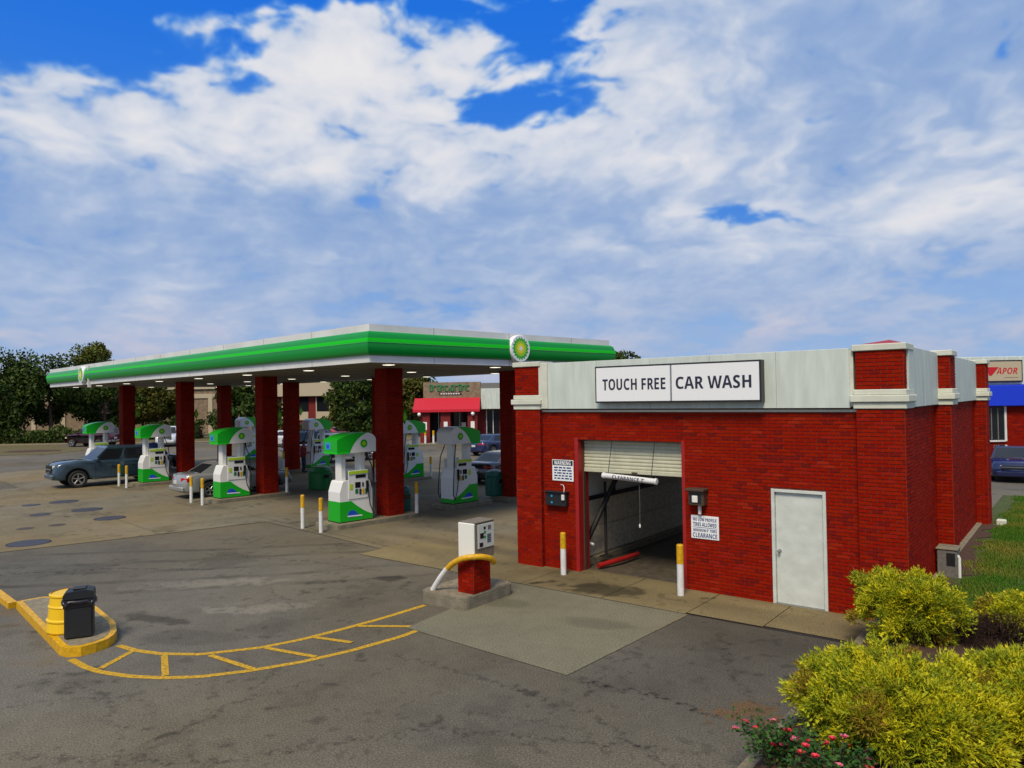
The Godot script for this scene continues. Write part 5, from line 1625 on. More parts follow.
func car_shell(pts: Array, L: float, W: float) -> ArrayMesh:
	# pts run counter-clockwise seen from +z
	var st := SurfaceTool.new()
	st.begin(Mesh.PRIMITIVE_TRIANGLES)
	var n := pts.size()
	var r1 := inset(pts, 0.035)
	var r2 := inset(pts, 0.085)
	var ring := func(src: Array, dz: float, s: float) -> Array:
		var o := []
		for p in src: o.append(Vector3(p.x, p.y, s * (car_half_width(p.x, L, W) - dz - 0.05 * clampf((p.y - 0.62) / 0.5, 0.0, 1.0))))
		return o
	var tri := func(a: Vector3, b: Vector3, c: Vector3, g: int):
		st.set_smooth_group(g)
		st.add_vertex(a)
		st.set_smooth_group(g)
		st.add_vertex(c)
		st.set_smooth_group(g)
		st.add_vertex(b)
	var rows := []
	rows.append(ring.call(r2, 0.0, 1.0))
	rows.append(ring.call(r1, 0.022, 1.0))
	rows.append(ring.call(pts, 0.075, 1.0))
	# across the top with a little crown and nose bulge
	var mid := ring.call(pts, 0.075, 1.0) as Array
	for f in [0.72, 0.36, 0.0, -0.36, -0.72]:
		var o := []
		for i in n:
			var p: Vector2 = pts[i]
			var e: float = 1.0 - f * f
			var push := 0.10 * e * clampf((absf(p.x) - L * 0.5 + 0.35) / 0.35, 0.0, 1.0) * signf(p.x)
			o.append(Vector3(p.x + push, p.y + (0.03 * e if p.y > 0.6 else 0.0), mid[i].z * f))
		rows.append(o)
	rows.append(ring.call(pts, 0.075, -1.0))
	rows.append(ring.call(r1, 0.022, -1.0))
	rows.append(ring.call(r2, 0.0, -1.0))
	for k in rows.size() - 1:
		for i in n:
			var j := (i + 1) % n
			var a: Vector3 = rows[k][i]; var b: Vector3 = rows[k][j]; var c: Vector3 = rows[k + 1][j]; var d: Vector3 = rows[k + 1][i]
			tri.call(a, d, c, 1)
			tri.call(a, c, b, 1)
	var ids := Geometry2D.triangulate_polygon(PackedVector2Array(r2))
	for i in range(0, ids.size(), 3):
		var q := [ids[i], ids[i + 1], ids[i + 2]]
		var a: Vector2 = r2[q[0]]; var b: Vector2 = r2[q[1]]; var d: Vector2 = r2[q[2]]
		if (b - a).cross(d - a) < 0.0: q = [q[0], q[2], q[1]]
		tri.call(rows[0][q[0]], rows[0][q[1]], rows[0][q[2]], 1)
		var z: Array = rows[-1]
		tri.call(z[q[0]], z[q[2]], z[q[1]], 1)
	st.generate_normals()
	return st.commit()

func arch(cx: float, cy: float, r: float, floor_y: float) -> Array:
	# from front (larger x) to rear over the wheel, for an outline that runs along the sill backwards
	var o := []
	var s0 := asin(clampf((floor_y - cy) / r, -0.99, 0.99))
	for i in 11:
		var s := lerpf(s0, PI - s0, i / 10.0)
		o.append(Vector2(cx + cos(s) * r, cy + sin(s) * r))
	return o

func make_wheel(parent: Node, x: float, z: float, r: float, w: float):
	var side := signf(z)
	var t := Transform3D(Basis(Vector3.RIGHT, PI / 2 * side), Vector3(x, r, z))
	var h := w * 0.5
	var o := part("wheel", lathe_mesh([Vector2(r * 0.62, -h), Vector2(r * 0.94, -h), Vector2(r, -h * 0.7), Vector2(r, h * 0.7), Vector2(r * 0.94, h), Vector2(r * 0.66, h * 0.96)], 28), M.tyre, parent, t)
	part("rim", lathe_mesh([Vector2(r * 0.67, h * 0.97), Vector2(r * 0.63, h * 0.9), Vector2(r * 0.60, h * 0.55), Vector2(0, h * 0.5)], 24), M.arch, o)
	var b := MB.new()
	for k in 5:
		b.cham(Vector3(-r * 0.07, h * 0.5, r * 0.05), Vector3(r * 0.07, h * 0.88, r * 0.62), 0.01, Transform3D(Basis(Vector3.UP, TAU * k / 5.0), Vector3.ZERO))
	b.lathe([Vector2(r * 0.69, h * 0.9), Vector2(r * 0.69, h * 1.0), Vector2(r * 0.60, h * 0.98), Vector2(r * 0.58, h * 0.7)], 24)
	b.lathe([Vector2(r * 0.17, h * 0.6), Vector2(r * 0.15, h * 0.95), Vector2(0, h * 0.97)], 12)
	part("spokes", b.mesh(), M.rim, o)

# a flat pane over a quad given counter-clockwise, lifted off the shell
func pane(q: Array, lift: float) -> ArrayMesh:
	var n: Vector3 = (q[1] - q[0]).cross(q[3] - q[0]).normalized() * lift
	var b := MB.new()
	b.quad(q[0] + n, q[1] + n, q[2] + n, q[3] + n)
	for i in 4:
		var j := (i + 1) % 4
		b.quad(q[i], q[j], q[j] + n, q[i] + n)
	return b.mesh()

# kind: sedan, suv or pickup. Forward is +x. Returns the thing.
func make_car(called: String, label: String, category: String, t: Transform3D, kind: String, body: Material, group := "") -> Node3D:
	var c := thing(called, label, category, t, group)
	var L := 4.75; var W := 1.82; var r := 0.33; var belt := 0.92; var roof := 1.44; var hood := 0.92; var deck := 1.02
	var xf := 1.42; var xr := -1.36; var fl := 0.26
	var ws0 := 0.98; var ws1 := 0.12; var rw1 := -1.05; var rw0 := -1.85   # windscreen foot and head, rear window head and foot
	if kind == "suv":
		L = 4.85; W = 1.95; r = 0.38; belt = 1.12; roof = 1.82; hood = 1.12; deck = 1.12; fl = 0.36
		xf = 1.45; xr = -1.40; ws0 = 1.05; ws1 = 0.38; rw1 = -2.05; rw0 = -2.32
	elif kind == "pickup":
		L = 5.3; W = 2.0; r = 0.41; belt = 1.17; roof = 1.90; hood = 1.24; deck = 1.22; fl = 0.40
		xf = 1.70; xr = -1.62; ws0 = 1.12; ws1 = 0.42; rw1 = -1.25; rw0 = -1.40
	var F := L * 0.5
	var ra := r * 1.22
	var pts := []
	# nose up, over the bonnet, belt, deck, tail down, sill with arches forwards -> counter-clockwise from +z
	pts += [Vector2(F - 0.10, fl), Vector2(F - 0.01, fl + 0.14), Vector2(F, fl + 0.30), Vector2(F - 0.05, hood - 0.22), Vector2(F - 0.14, hood - 0.10), Vector2(F - 0.35, hood - 0.03)]
	pts += [Vector2(lerpf(F, ws0, 0.6), hood + 0.03), Vector2(ws0, belt + 0.06), Vector2(lerpf(ws0, rw0, 0.5), belt + 0.03), Vector2(rw0, maxf(belt, deck) + 0.01)]
	if kind == "sedan": pts += [Vector2(-F + 0.28, deck - 0.01), Vector2(-F + 0.10, deck - 0.05), Vector2(-F + 0.03, deck - 0.30)]
	elif kind == "pickup": pts += [Vector2(-F + 0.12, deck), Vector2(-F + 0.04, deck - 0.04), Vector2(-F + 0.03, deck - 0.5)]
	else: pts += [Vector2(-F + 0.10, deck), Vector2(-F + 0.05, deck - 0.2)]
	pts += [Vector2(-F, fl + 0.26), Vector2(-F + 0.04, fl + 0.08), Vector2(-F + 0.12, fl)]
	var ar := arch(xr, r, ra, fl); ar.reverse()
	var af := arch(xf, r, ra, fl); af.reverse()
	pts += ar
	pts += [Vector2((xf + xr) * 0.5, fl - 0.02)]
	pts += af
	part("body", car_shell(pts, L, W), body, c)
	# dark underside fills the arches
	part("underbody", box_mesh(Vector3(-F + 0.35, fl - 0.06, -W * 0.5 + 0.26), Vector3(F - 0.35, belt - 0.12, W * 0.5 - 0.26)), M.arch, c)
	# cabin
	var hb := W * 0.5 - 0.12
	var ht := W * 0.5 - (0.30 if kind == "sedan" else 0.24)
	var yb := belt + 0.0
	var cab := MB.new()
	var foot := [Vector3(ws0, yb + 0.05, hb), Vector3(rw0, yb + 0.05, hb)]
	var P := func(x: float, y: float, z: float) -> Vector3: return Vector3(x, y, z)
	var y1 := roof - 0.06
	for s in [1.0, -1.0]:
		var a := Vector3(ws0, yb, hb * s); var b := Vector3(rw0, yb, hb * s); var d := Vector3(rw1, y1, ht * s); var e := Vector3(ws1, y1, ht * s)
		if s > 0: cab.quad(b, a, e, d)
		else: cab.quad(a, b, d, e)
	var rr := 0.10
	# roof with a soft edge
	var o0 := [Vector3(ws1, y1, ht), Vector3(ws1, y1, -ht), Vector3(rw1, y1, -ht), Vector3(rw1, y1, ht)]
	var o1 := [Vector3(ws1 - 0.10, roof - 0.01, ht - rr), Vector3(ws1 - 0.10, roof - 0.01, -ht + rr), Vector3(rw1 + 0.10, roof - 0.01, -ht + rr), Vector3(rw1 + 0.10, roof - 0.01, ht - rr)]
	for i in 4: cab.quad(o0[i], o0[(i + 1) % 4], o1[(i + 1) % 4], o1[i])
	cab.quad(o1[0], o1[1], o1[2], o1[3])
	cab.quad(Vector3(ws0, yb, hb), Vector3(ws0, yb, -hb), o0[1], o0[0])
	cab.quad(Vector3(rw0, yb, -hb), Vector3(rw0, yb, hb), o0[3], o0[2])
	part("cabin", cab.mesh(), body, c)
	var gl: Material = M.dark_glass
	var bl := func(a: Vector3, b: Vector3, f: float) -> Vector3: return a.lerp(b, f)
	# windscreen and rear window
	var A := Vector3(ws0, yb, hb); var B := Vector3(ws0, yb, -hb); var D := Vector3(ws1, y1, -ht); var E := Vector3(ws1, y1, ht)
	var q4 := func(a: Vector3, b: Vector3, d: Vector3, e: Vector3, u0: float, u1: float, v0: float, v1: float) -> Array:
		var f := func(u: float, v: float) -> Vector3: return a.lerp(b, u).lerp(e.lerp(d, u), v)
		return [f.call(u0, v0), f.call(u1, v0), f.call(u1, v1), f.call(u0, v1)]
	part("windscreen", pane(q4.call(A, B, D, E, 0.06, 0.94, 0.10, 0.95), 0.006), gl, c)
	A = Vector3(rw0, yb, -hb); B = Vector3(rw0, yb, hb); D = Vector3(rw1, y1, ht); E = Vector3(rw1, y1, -ht)
	part("rear_window", pane(q4.call(A, B, D, E, 0.08, 0.92, 0.16, 0.92), 0.006), gl, c)
	var splits := [[0.04, 0.40], [0.44, 0.80]] if kind == "sedan" else ([[0.04, 0.34], [0.37, 0.66], [0.69, 0.95]] if kind == "suv" else [[0.05, 0.48], [0.53, 0.94]])
	for s in [1.0, -1.0]:
		for sp in splits:
			var a := Vector3(rw0, yb, hb * s); var b := Vector3(ws0, yb, hb * s); var d := Vector3(ws1, y1, ht * s); var e := Vector3(rw1, y1, ht * s)
			var u0: float = 1.0 - sp[1]; var u1: float = 1.0 - sp[0]
			var q: Array = q4.call(a, b, d, e, u0, u1, 0.14, 0.90)
			if s < 0: q = [q[1], q[0], q[3], q[2]]
			part("side_window", pane(q, 0.006), gl, c)
		# door seams, handles, mirror
		var hz: float = (W * 0.5 + 0.001) * s
		for k in [0.97, 0.0, -0.95]:
			part("door_seam", box_mesh(Vector3(k - 0.006, fl + 0.12, minf(hz, hz - 0.01 * s)), Vector3(k + 0.006, belt - 0.06, maxf(hz, hz - 0.01 * s))), M.arch, c)
		for k in [0.12, -0.83]:
			part("door_handle", box_mesh(Vector3(k, belt - 0.20, hz - 0.03), Vector3(k + 0.17, belt - 0.165, hz + 0.03), 0.01), body, c)
		part("wing_mirror", box_mesh(Vector3(ws0 - 0.30, belt + 0.06, s * (W * 0.5 + 0.02) - 0.11), Vector3(ws0 - 0.16, belt + 0.22, s * (W * 0.5 + 0.02) + 0.11), 0.04), body, c)
		# lamps wrap the corners
		var cw := car_half_width(F - 0.2, L, W)
		var hm := Transform3D(Basis(Vector3.UP, -0.42 * s), Vector3(F - 0.12, hood - 0.25, s * (cw - 0.27)))
		part("headlight", box_mesh(Vector3(-0.12, -0.10, -0.22), Vector3(0.07, 0.09, 0.22), 0.03), M.head_lens, c, hm)
		var tm := Transform3D(Basis(Vector3.UP, 0.35 * s), Vector3(-F + 0.10, deck - 0.22, s * (cw - 0.20)))
		if kind == "sedan": part("tail_light", box_mesh(Vector3(-0.06, -0.10, -0.24), Vector3(0.12, 0.08, 0.20), 0.03), M.tail_lens, c, tm)
		else: part("tail_light", box_mesh(Vector3(-0.05, -0.28, -0.10), Vector3(0.10, 0.16, 0.13), 0.03), M.tail_lens, c, tm)
	# grille, bumpers, plates
	part("grille", box_mesh(Vector3(F - 0.10, fl + 0.30, -0.48), Vector3(F + 0.085, hood - 0.16, 0.48), 0.03), M.arch, c)
	part("grille_bar", box_mesh(Vector3(F + 0.08, (fl + hood) * 0.5 + 0.05, -0.46), Vector3(F + 0.10, (fl + hood) * 0.5 + 0.11, 0.46), 0.008), M.chrome, c)
	part("front_bumper", box_mesh(Vector3(F - 0.12, fl + 0.02, -W * 0.36), Vector3(F + 0.10, fl + 0.26, W * 0.36), 0.05), body, c)
	part("rear_bumper", box_mesh(Vector3(-F - 0.10, fl + 0.06, -W * 0.40), Vector3(-F + 0.10, fl + 0.26, W * 0.40), 0.04), body if kind == "sedan" else M.chrome, c)
	part("rear_plate", box_mesh(Vector3(-F - 0.105, fl + 0.36, -0.16), Vector3(-F - 0.06, fl + 0.50, 0.16), 0.006), M.plate, c)
	if kind == "pickup":
		part("bed_well", box_mesh(Vector3(-F + 0.20, deck - 0.02, -W * 0.5 + 0.24), Vector3(rw0 - 0.06, deck + 0.045, W * 0.5 - 0.24)), M.arch, c)
		part("tailgate", box_mesh(Vector3(-F - 0.06, fl + 0.34, -W * 0.5 + 0.26), Vector3(-F + 0.02, deck - 0.04, W * 0.5 - 0.26), 0.02), body, c)
		for s in [1.0, -1.0]: part("running_board", box_mesh(Vector3(xr + 0.6, fl - 0.06, s * W * 0.5 - 0.09), Vector3(xf - 0.6, fl, s * W * 0.5 + 0.05), 0.02), M.chrome, c)
	for x in [xf, xr]:
		for s in [1.0, -1.0]: make_wheel(c, x, s * (W * 0.5 - 0.13), r, 0.22)
	return c

func vehicles():
	var slate := paint("paint_slate", Color(0.026, 0.056, 0.085))
	var silver := paint("paint_silver", Color(0.27, 0.28, 0.275))
	var black := paint("paint_black", Color(0.010, 0.010, 0.012))
	var navy := paint("paint_navy", Color(0.010, 0.022, 0.085))
	var royal := paint("paint_royal", Color(0.004, 0.010, 0.065))
	var maroon := paint("paint_maroon", Color(0.075, 0.008, 0.014))
	var crimson := paint("paint_crimson", Color(0.20, 0.006, 0.016))
	var white := paint("paint_white", Color(0.70, 0.71, 0.72))
	var grey := paint("paint_grey", Color(0.30, 0.30, 0.29))
	make_car("pickup_truck", "slate blue crew cab pickup pulled up at the pumps", "pickup truck", can(0.62, 0.012, -23.9, PI), "pickup", slate)
	var cargo := thing("tarp_load", "blue tarp covered load in the slate blue pickup's bed", "load", can(2.55, 1.27, -24.0))
	var b := MB.new()
	for i in 6:
		for j in 5:
			var q := []
			for k in [[0, 0], [0, 1], [1, 1], [1, 0]]:
				var u: float = (i + k[0]) / 6.0; var v: float = (j + k[1]) / 5.0
				var e := minf(minf(u, 1 - u), minf(v, 1 - v))
				q.append(Vector3(-0.65 + 1.3 * u, 0.02 + 0.62 * smoothstep(0.0, 0.22, e) + 0.05 * sin(u * 9.0 + v * 5.0), -0.68 + 1.36 * v))
			b.quad(q[0], q[1], q[2], q[3])
	part("tarp", b.mesh(), M.tarp_blue, cargo)
	make_car("sedan", "silver sedan standing between the pump rows, rear to the street", "car", can(2.95, 0.012, -15.05), "sedan", silver)
	make_car("sedan", "black sedan behind the slate blue pickup", "car", can(3.5, 0.012, -28.95), "sedan", black)
	make_car("sedan", "black sedan half hidden behind the column nearest the car wash", "car", can(13.85, 0, -8.9, 0.15), "sedan", black)
	make_car("sedan", "dark navy sedan parked before the red awning cafe", "car", can(24.9, 0, -21.2, 0.1), "sedan", navy)
	make_car("suv", "maroon sport utility vehicle parked beside the leafy verge", "car", at(-39.6, 0, -69.0, PI - 0.2), "suv", maroon)
	make_car("suv", "white sport utility vehicle parked at the verge, facing out", "car", at(-32.0, 0, -68.0, -PI / 2 + 0.35), "suv", white)
	make_car("sedan", "white sedan parked behind the far column row", "car", at(-19.3, 0, -64.0, -0.3), "sedan", white, "cars parked beyond the canopy")
	make_car("sedan", "royal blue sedan parked behind the far column row", "car", at(-16.3, 0, -62.5, -PI / 2 + 0.3), "sedan", royal, "cars parked beyond the canopy")
	make_car("sedan", "crimson sedan parked in front of the hedge", "car", at(-18.0, 0, -84.0 + 14.5, PI - 0.15), "sedan", crimson, "cars parked beyond the canopy")
	make_car("pickup_truck", "grey pickup fuelling on the far side near the standing person", "pickup truck", can(14.7, 0, -25.2), "pickup", grey)
	make_car("suv", "black sport utility vehicle waiting beyond the grey pickup", "car", can(16.5, 0, -31.5, 0.1), "suv", black)
	make_car("sedan", "bright blue sedan parked nose out before the blue banded shop", "car", at(22.55, 0, -33.2, -2.12), "sedan", royal)

# ---------------------------------------------------------------- the person by the far column
func person():
	# joints in metres, standing, weight on one leg, looking down at a phone held in both hands
	var J := {"pel": Vector3(0, 0.95, 0), "che": Vector3(0, 1.30, 0.01), "nec": Vector3(0, 1.47, 0.0), "hed": Vector3(0, 1.62, 0.04), "crn": Vector3(0, 1.70, 0.03),
		"lsh": Vector3(0.19, 1.42, 0), "lel": Vector3(0.26, 1.14, 0.02), "lwr": Vector3(0.13, 1.08, 0.24), "rsh": Vector3(-0.19, 1.42, 0), "rel": Vector3(-0.26, 1.14, 0.02), "rwr": Vector3(-0.10, 1.10, 0.25),
		"lhi": Vector3(0.10, 0.92, 0), "lkn": Vector3(0.12, 0.50, 0.03), "lan": Vector3(0.12, 0.09, -0.01), "lto": Vector3(0.14, 0.04, 0.15), "rhi": Vector3(-0.10, 0.92, 0), "rkn": Vector3(-0.12, 0.50, 0.05), "ran": Vector3(-0.13, 0.09, 0.02), "rto": Vector3(-0.17, 0.04, 0.17)}
	var bones := [["pel", "che", 0.155, 0.17], ["che", "nec", 0.16, 0.07], ["nec", "hed", 0.055, 0.06], ["hed", "crn", 0.095, 0.095], ["lsh", "lel", 0.062, 0.050], ["lel", "lwr", 0.047, 0.034], ["rsh", "rel", 0.062, 0.050], ["rel", "rwr", 0.047, 0.034],
		["lsh", "rsh", 0.075, 0.075], ["lhi", "lkn", 0.095, 0.065], ["lkn", "lan", 0.065, 0.045], ["lan", "lto", 0.045, 0.035], ["rhi", "rkn", 0.095, 0.065], ["rkn", "ran", 0.065, 0.045], ["ran", "rto", 0.045, 0.035], ["lhi", "rhi", 0.10, 0.10]]
	for s in [["l", 1.0], ["r", -1.0]]:
		var w: Vector3 = J[s[0] + "wr"]
		J[s[0] + "pa"] = w + Vector3(-0.03 * s[1], 0.02, 0.07)
		bones.append([s[0] + "wr", s[0] + "pa", 0.030, 0.028])
		for k in 4:
			var n: String = s[0] + "f%d" % k
			J[n] = w + Vector3(-0.05 * s[1], 0.05 - k * 0.02, 0.12 - 0.006 * absi(k - 1))
			J[n + "t"] = J[n] + Vector3(-0.035 * s[1], 0.012, 0.015)
			bones.append([s[0] + "pa", n, 0.011, 0.010])
			bones.append([n, n + "t", 0.010, 0.008])
		J[s[0] + "th"] = w + Vector3(-0.015 * s[1], 0.075, 0.08)
		bones.append([s[0] + "wr", s[0] + "th", 0.013, 0.010])
	var cell := 0.02
	var lo := Vector3(-0.40, -0.02, -0.24)
	var nx := 40; var ny := 92; var nz := 34
	var field := PackedFloat32Array()
	field.resize(nx * ny * nz)
	field.fill(1.0)
	for b in bones:
		var a: Vector3 = J[b[0]]; var c: Vector3 = J[b[1]]
		var ra: float = b[2]; var rb: float = b[3]
		var big := maxf(ra, rb) + 0.06
		var mn := ((a.min(c) - Vector3.ONE * big - lo) / cell).floor(); var mx := ((a.max(c) + Vector3.ONE * big - lo) / cell).ceil()
		var ab := c - a
		var l2 := ab.length_squared()
		for k in range(maxi(0, int(mn.z)), mini(nz, int(mx.z) + 1)):
			for j in range(maxi(0, int(mn.y)), mini(ny, int(mx.y) + 1)):
				for i in range(maxi(0, int(mn.x)), mini(nx, int(mx.x) + 1)):
					var p := lo + Vector3(i, j, k) * cell
					var t := clampf((p - a).dot(ab) / l2, 0.0, 1.0)
					var d := p.distance_to(a + ab * t) - lerpf(ra, rb, t)
					var at_ := (k * ny + j) * nx + i
					var f := field[at_]
					var h := maxf(0.035 - absf(f - d), 0.0) / 0.035
					field[at_] = minf(f, d) - h * h * 0.035 * 0.25
	# surface nets
	var idx := {}
	var vs := []
	var off := [Vector3i(0, 0, 0), Vector3i(1, 0, 0), Vector3i(0, 1, 0), Vector3i(1, 1, 0), Vector3i(0, 0, 1), Vector3i(1, 0, 1), Vector3i(0, 1, 1), Vector3i(1, 1, 1)]
	var F := func(i: int, j: int, k: int) -> float: return field[(k * ny + j) * nx + i]
	for k in nz - 1:
		for j in ny - 1:
			for i in nx - 1:
				var m := 0
				var g := []
				for o in off:
					var v: float = field[((k + o.z) * ny + j + o.y) * nx + i + o.x]
					g.append(v)
					if v < 0.0: m += 1
				if m == 0 or m == 8: continue
				var sum := Vector3.ZERO; var n := 0
				for e in [[0, 1], [2, 3], [4, 5], [6, 7], [0, 2], [1, 3], [4, 6], [5, 7], [0, 4], [1, 5], [2, 6], [3, 7]]:
					if (g[e[0]] < 0.0) != (g[e[1]] < 0.0):
						var t: float = g[e[0]] / (g[e[0]] - g[e[1]])
						sum += Vector3(off[e[0]]).lerp(Vector3(off[e[1]]), t); n += 1
				idx[Vector3i(i, j, k)] = vs.size()
				vs.append(lo + (Vector3(i, j, k) + sum / n) * cell)
	var st := SurfaceTool.new()
	st.begin(Mesh.PRIMITIVE_TRIANGLES)
	var shade := func(p: Vector3) -> Color:
		if p.y > 1.50:
			if p.y > 1.66 or (p.z < 0.0 and p.y > 1.54): return Color(0.015, 0.010, 0.008)
			return Color(0.22, 0.11, 0.07)
		if p.z > 0.19 and p.y > 0.9: return Color(0.22, 0.11, 0.07)
		if p.y > 0.90: return Color(0.17, 0.012, 0.012)
		if p.y > 0.10: return Color(0.012, 0.014, 0.03)
		return Color(0.02, 0.02, 0.02)
	var face := func(a: int, b: int, c: int, d: int, flip: bool):
		var q := [a, b, c, a, c, d] if flip else [a, c, b, a, d, c]
		for w in q:
			st.set_color(shade.call(vs[w]))
			st.set_smooth_group(0)
			st.add_vertex(vs[w])
	for cellv in idx:
		var i: int = cellv.x; var j: int = cellv.y; var k: int = cellv.z
		var f0: float = F.call(i, j, k)
		if j > 0 and k > 0 and (f0 < 0.0) != (F.call(i + 1, j, k) < 0.0):
			face.call(idx[Vector3i(i, j - 1, k - 1)], idx[Vector3i(i, j, k - 1)], idx[Vector3i(i, j, k)], idx[Vector3i(i, j - 1, k)], f0 >= 0.0)
		if i > 0 and k > 0 and (f0 < 0.0) != (F.call(i, j + 1, k) < 0.0):
			face.call(idx[Vector3i(i - 1, j, k - 1)], idx[Vector3i(i - 1, j, k)], idx[Vector3i(i, j, k)], idx[Vector3i(i, j, k - 1)], f0 >= 0.0)
		if i > 0 and j > 0 and (f0 < 0.0) != (F.call(i, j, k + 1) < 0.0):
			face.call(idx[Vector3i(i - 1, j - 1, k)], idx[Vector3i(i, j - 1, k)], idx[Vector3i(i, j, k)], idx[Vector3i(i - 1, j, k)], f0 >= 0.0)
	st.generate_normals()
	var o := thing("person", "person in dark red top and dark trousers standing beside a far brick column", "person", can(9.35, 0.012, -20.45, 0.7))
	part("figure", st.commit(), M.cloth, o)
	for s in [1.0, -1.0]:
		part("eye", lathe_mesh([Vector2(0, -0.008), Vector2(0.010, 0), Vector2(0, 0.008)], 8, at(0.033 * s, 1.63, 0.128)), M.arch, o)
		part("ear", box_mesh(Vector3(0.088 * s - 0.012, 1.59, 0.0), Vector3(0.088 * s + 0.012, 1.65, 0.035), 0.008), M.brown_metal, o)
	part("nose", lathe_mesh([Vector2(0.014, -0.03), Vector2(0.012, -0.01), Vector2(0.004, 0.02)], 8, at(0, 1.605, 0.137)), M.brown_metal, o)
	part("mouth", box_mesh(Vector3(-0.022, 1.560, 0.122), Vector3(0.022, 1.567, 0.130)), M.tail_lens, o)

# ---------------------------------------------------------------- plants
# a rounded evergreen made of many upright feathery sprays
func golden_shrub(t: Transform3D, rx: float, ry: float, rz: float, n: int, seed_: int, label: String, twig := 0.0):
	var o := thing("golden_shrub", label, "shrub", t, "golden shrubs in the bed beside the car wash")
	var r := RandomNumberGenerator.new()
	r.seed = seed_
	var ln := noise(seed_, 2.2, 3)
	var stems := MB.new()
	for k in 9:
		var a := TAU * k / 9.0
		var e := Vector3(cos(a) * rx * 0.6, ry * 1.2, sin(a) * rz * 0.6)
		stems.tube([Vector3(cos(a) * 0.05, 0, sin(a) * 0.05), e * 0.5 + Vector3(0, 0.05, 0), e], 0.022, 0.006, 5, false)
	part("stem", stems.mesh(), M.bark, o)
	var b := MB.new()
	var tone := [Color(0.56, 0.50, 0.012), Color(0.42, 0.42, 0.012), Color(0.28, 0.32, 0.014), Color(0.13, 0.19, 0.014), Color(0.62, 0.48, 0.02), Color(0.26, 0.15, 0.02)]
	# sprays sit in rounded tufts, with gaps between them where the dark inside shows
	var tufts := []
	var made := 0
	while made < n:
		var d := Vector3(r.randfn(), r.randfn(), r.randfn()).normalized()
		if d.y < -0.35 and r.randf() < 0.6: d.y = -d.y
		var lump := 1.0 + 0.34 * ln.get_noise_3dv(d * 1.1) + 0.22 * ln.get_noise_3dv(d * 3.5)
		var deep := 1.04 - pow(r.randf(), 1.6) * 0.46
		var c := Vector3(d.x * rx * lump * deep, maxf(0.05, ry * 0.86 + d.y * ry * 0.92 * lump * deep), d.z * rz * lump * deep)
		var axis := (d + Vector3(0, 0.45, 0) + Vector3(r.randfn(), r.randfn(), r.randfn()) * 0.18).normalized()
		var big := r.randf_range(0.07, 0.15)
		var hue0 := ln.get_noise_3dv(c * 1.4) * 0.6 + r.randf_range(0.15, 0.75)
		var brown := r.randf() < 0.05
		for e in int(26 + big * 160):
			made += 1
			var v := (axis * 0.7 + Vector3(r.randfn(), r.randfn(), r.randfn()) * 0.62).normalized()
			var p := c + v * big * sqrt(r.randf())
			var out := (v * 0.7 + axis * 0.6 + Vector3(0, 0.12, 0)).normalized()
			var hue := hue0 + r.randf_range(-0.25, 0.25)
			var k := 0 if hue > 0.62 else (1 if hue > 0.38 else (2 if hue > 0.18 else 3))
			if r.randf() < 0.05: k = 4
			if brown: k = 5
			b.col = tone[k].lerp(tone[(k + 1) % 4], r.randf() * 0.6)
			var side := out.cross(Vector3(r.randfn(), r.randfn(), r.randfn())).normalized()
			var s := r.randf_range(0.75, 1.25)
			for f in 3:
				var u := f / 2.0
				var root := p + out * 0.05 * s * u
				var w := side.rotated(out, f * 2.4 + r.randf())
				var tip := root + (out * 0.9 + w * lerpf(0.8, 0.2, u)).normalized() * r.randf_range(0.055, 0.115) * s + Vector3(0, -0.014, 0)
				var th := w.cross(out).normalized() * 0.0085 * s
				b.tri(root - th, root + th, tip)
				b.tri(root + (tip - root) * 0.35 - th * 0.8, root + (tip - root) * 0.45 + th * 2.4 + w * 0.02 * s, tip + th * 2.0 - (tip - root) * 0.25)
	part("foliage", b.mesh(), M.leaf, o)
	if twig > 0.0:
		# bare grey-brown inner twigs on one side
		var w := MB.new()
		w.col = Color(0.045, 0.028, 0.022)
		for i in 2600:
			var d := Vector3(r.randfn() * 0.8, absf(r.randfn()) * 0.7 + 0.1, r.randfn() * 0.8).normalized()
			var p := Vector3(d.x * 0.62, d.y * 0.42, d.z * 0.55) * r.randf_range(0.55, 1.0) + Vector3(-0.30, 0.06, 0.62)
			var q := p + (d + Vector3(r.randfn(), r.randfn(), r.randfn()) * 0.6).normalized() * r.randf_range(0.08, 0.2)
			var th := (q - p).cross(Vector3.UP).normalized() * 0.004
			w.col = Color(0.05, 0.03, 0.024) * r.randf_range(0.6, 1.6)
			w.tri(p - th, p + th, q)
			w.tri(p - Vector3(0, 0.004, 0), p + Vector3(0, 0.004, 0), q)
		part("bare_twigs", w.mesh(), M.grass_blade, o)

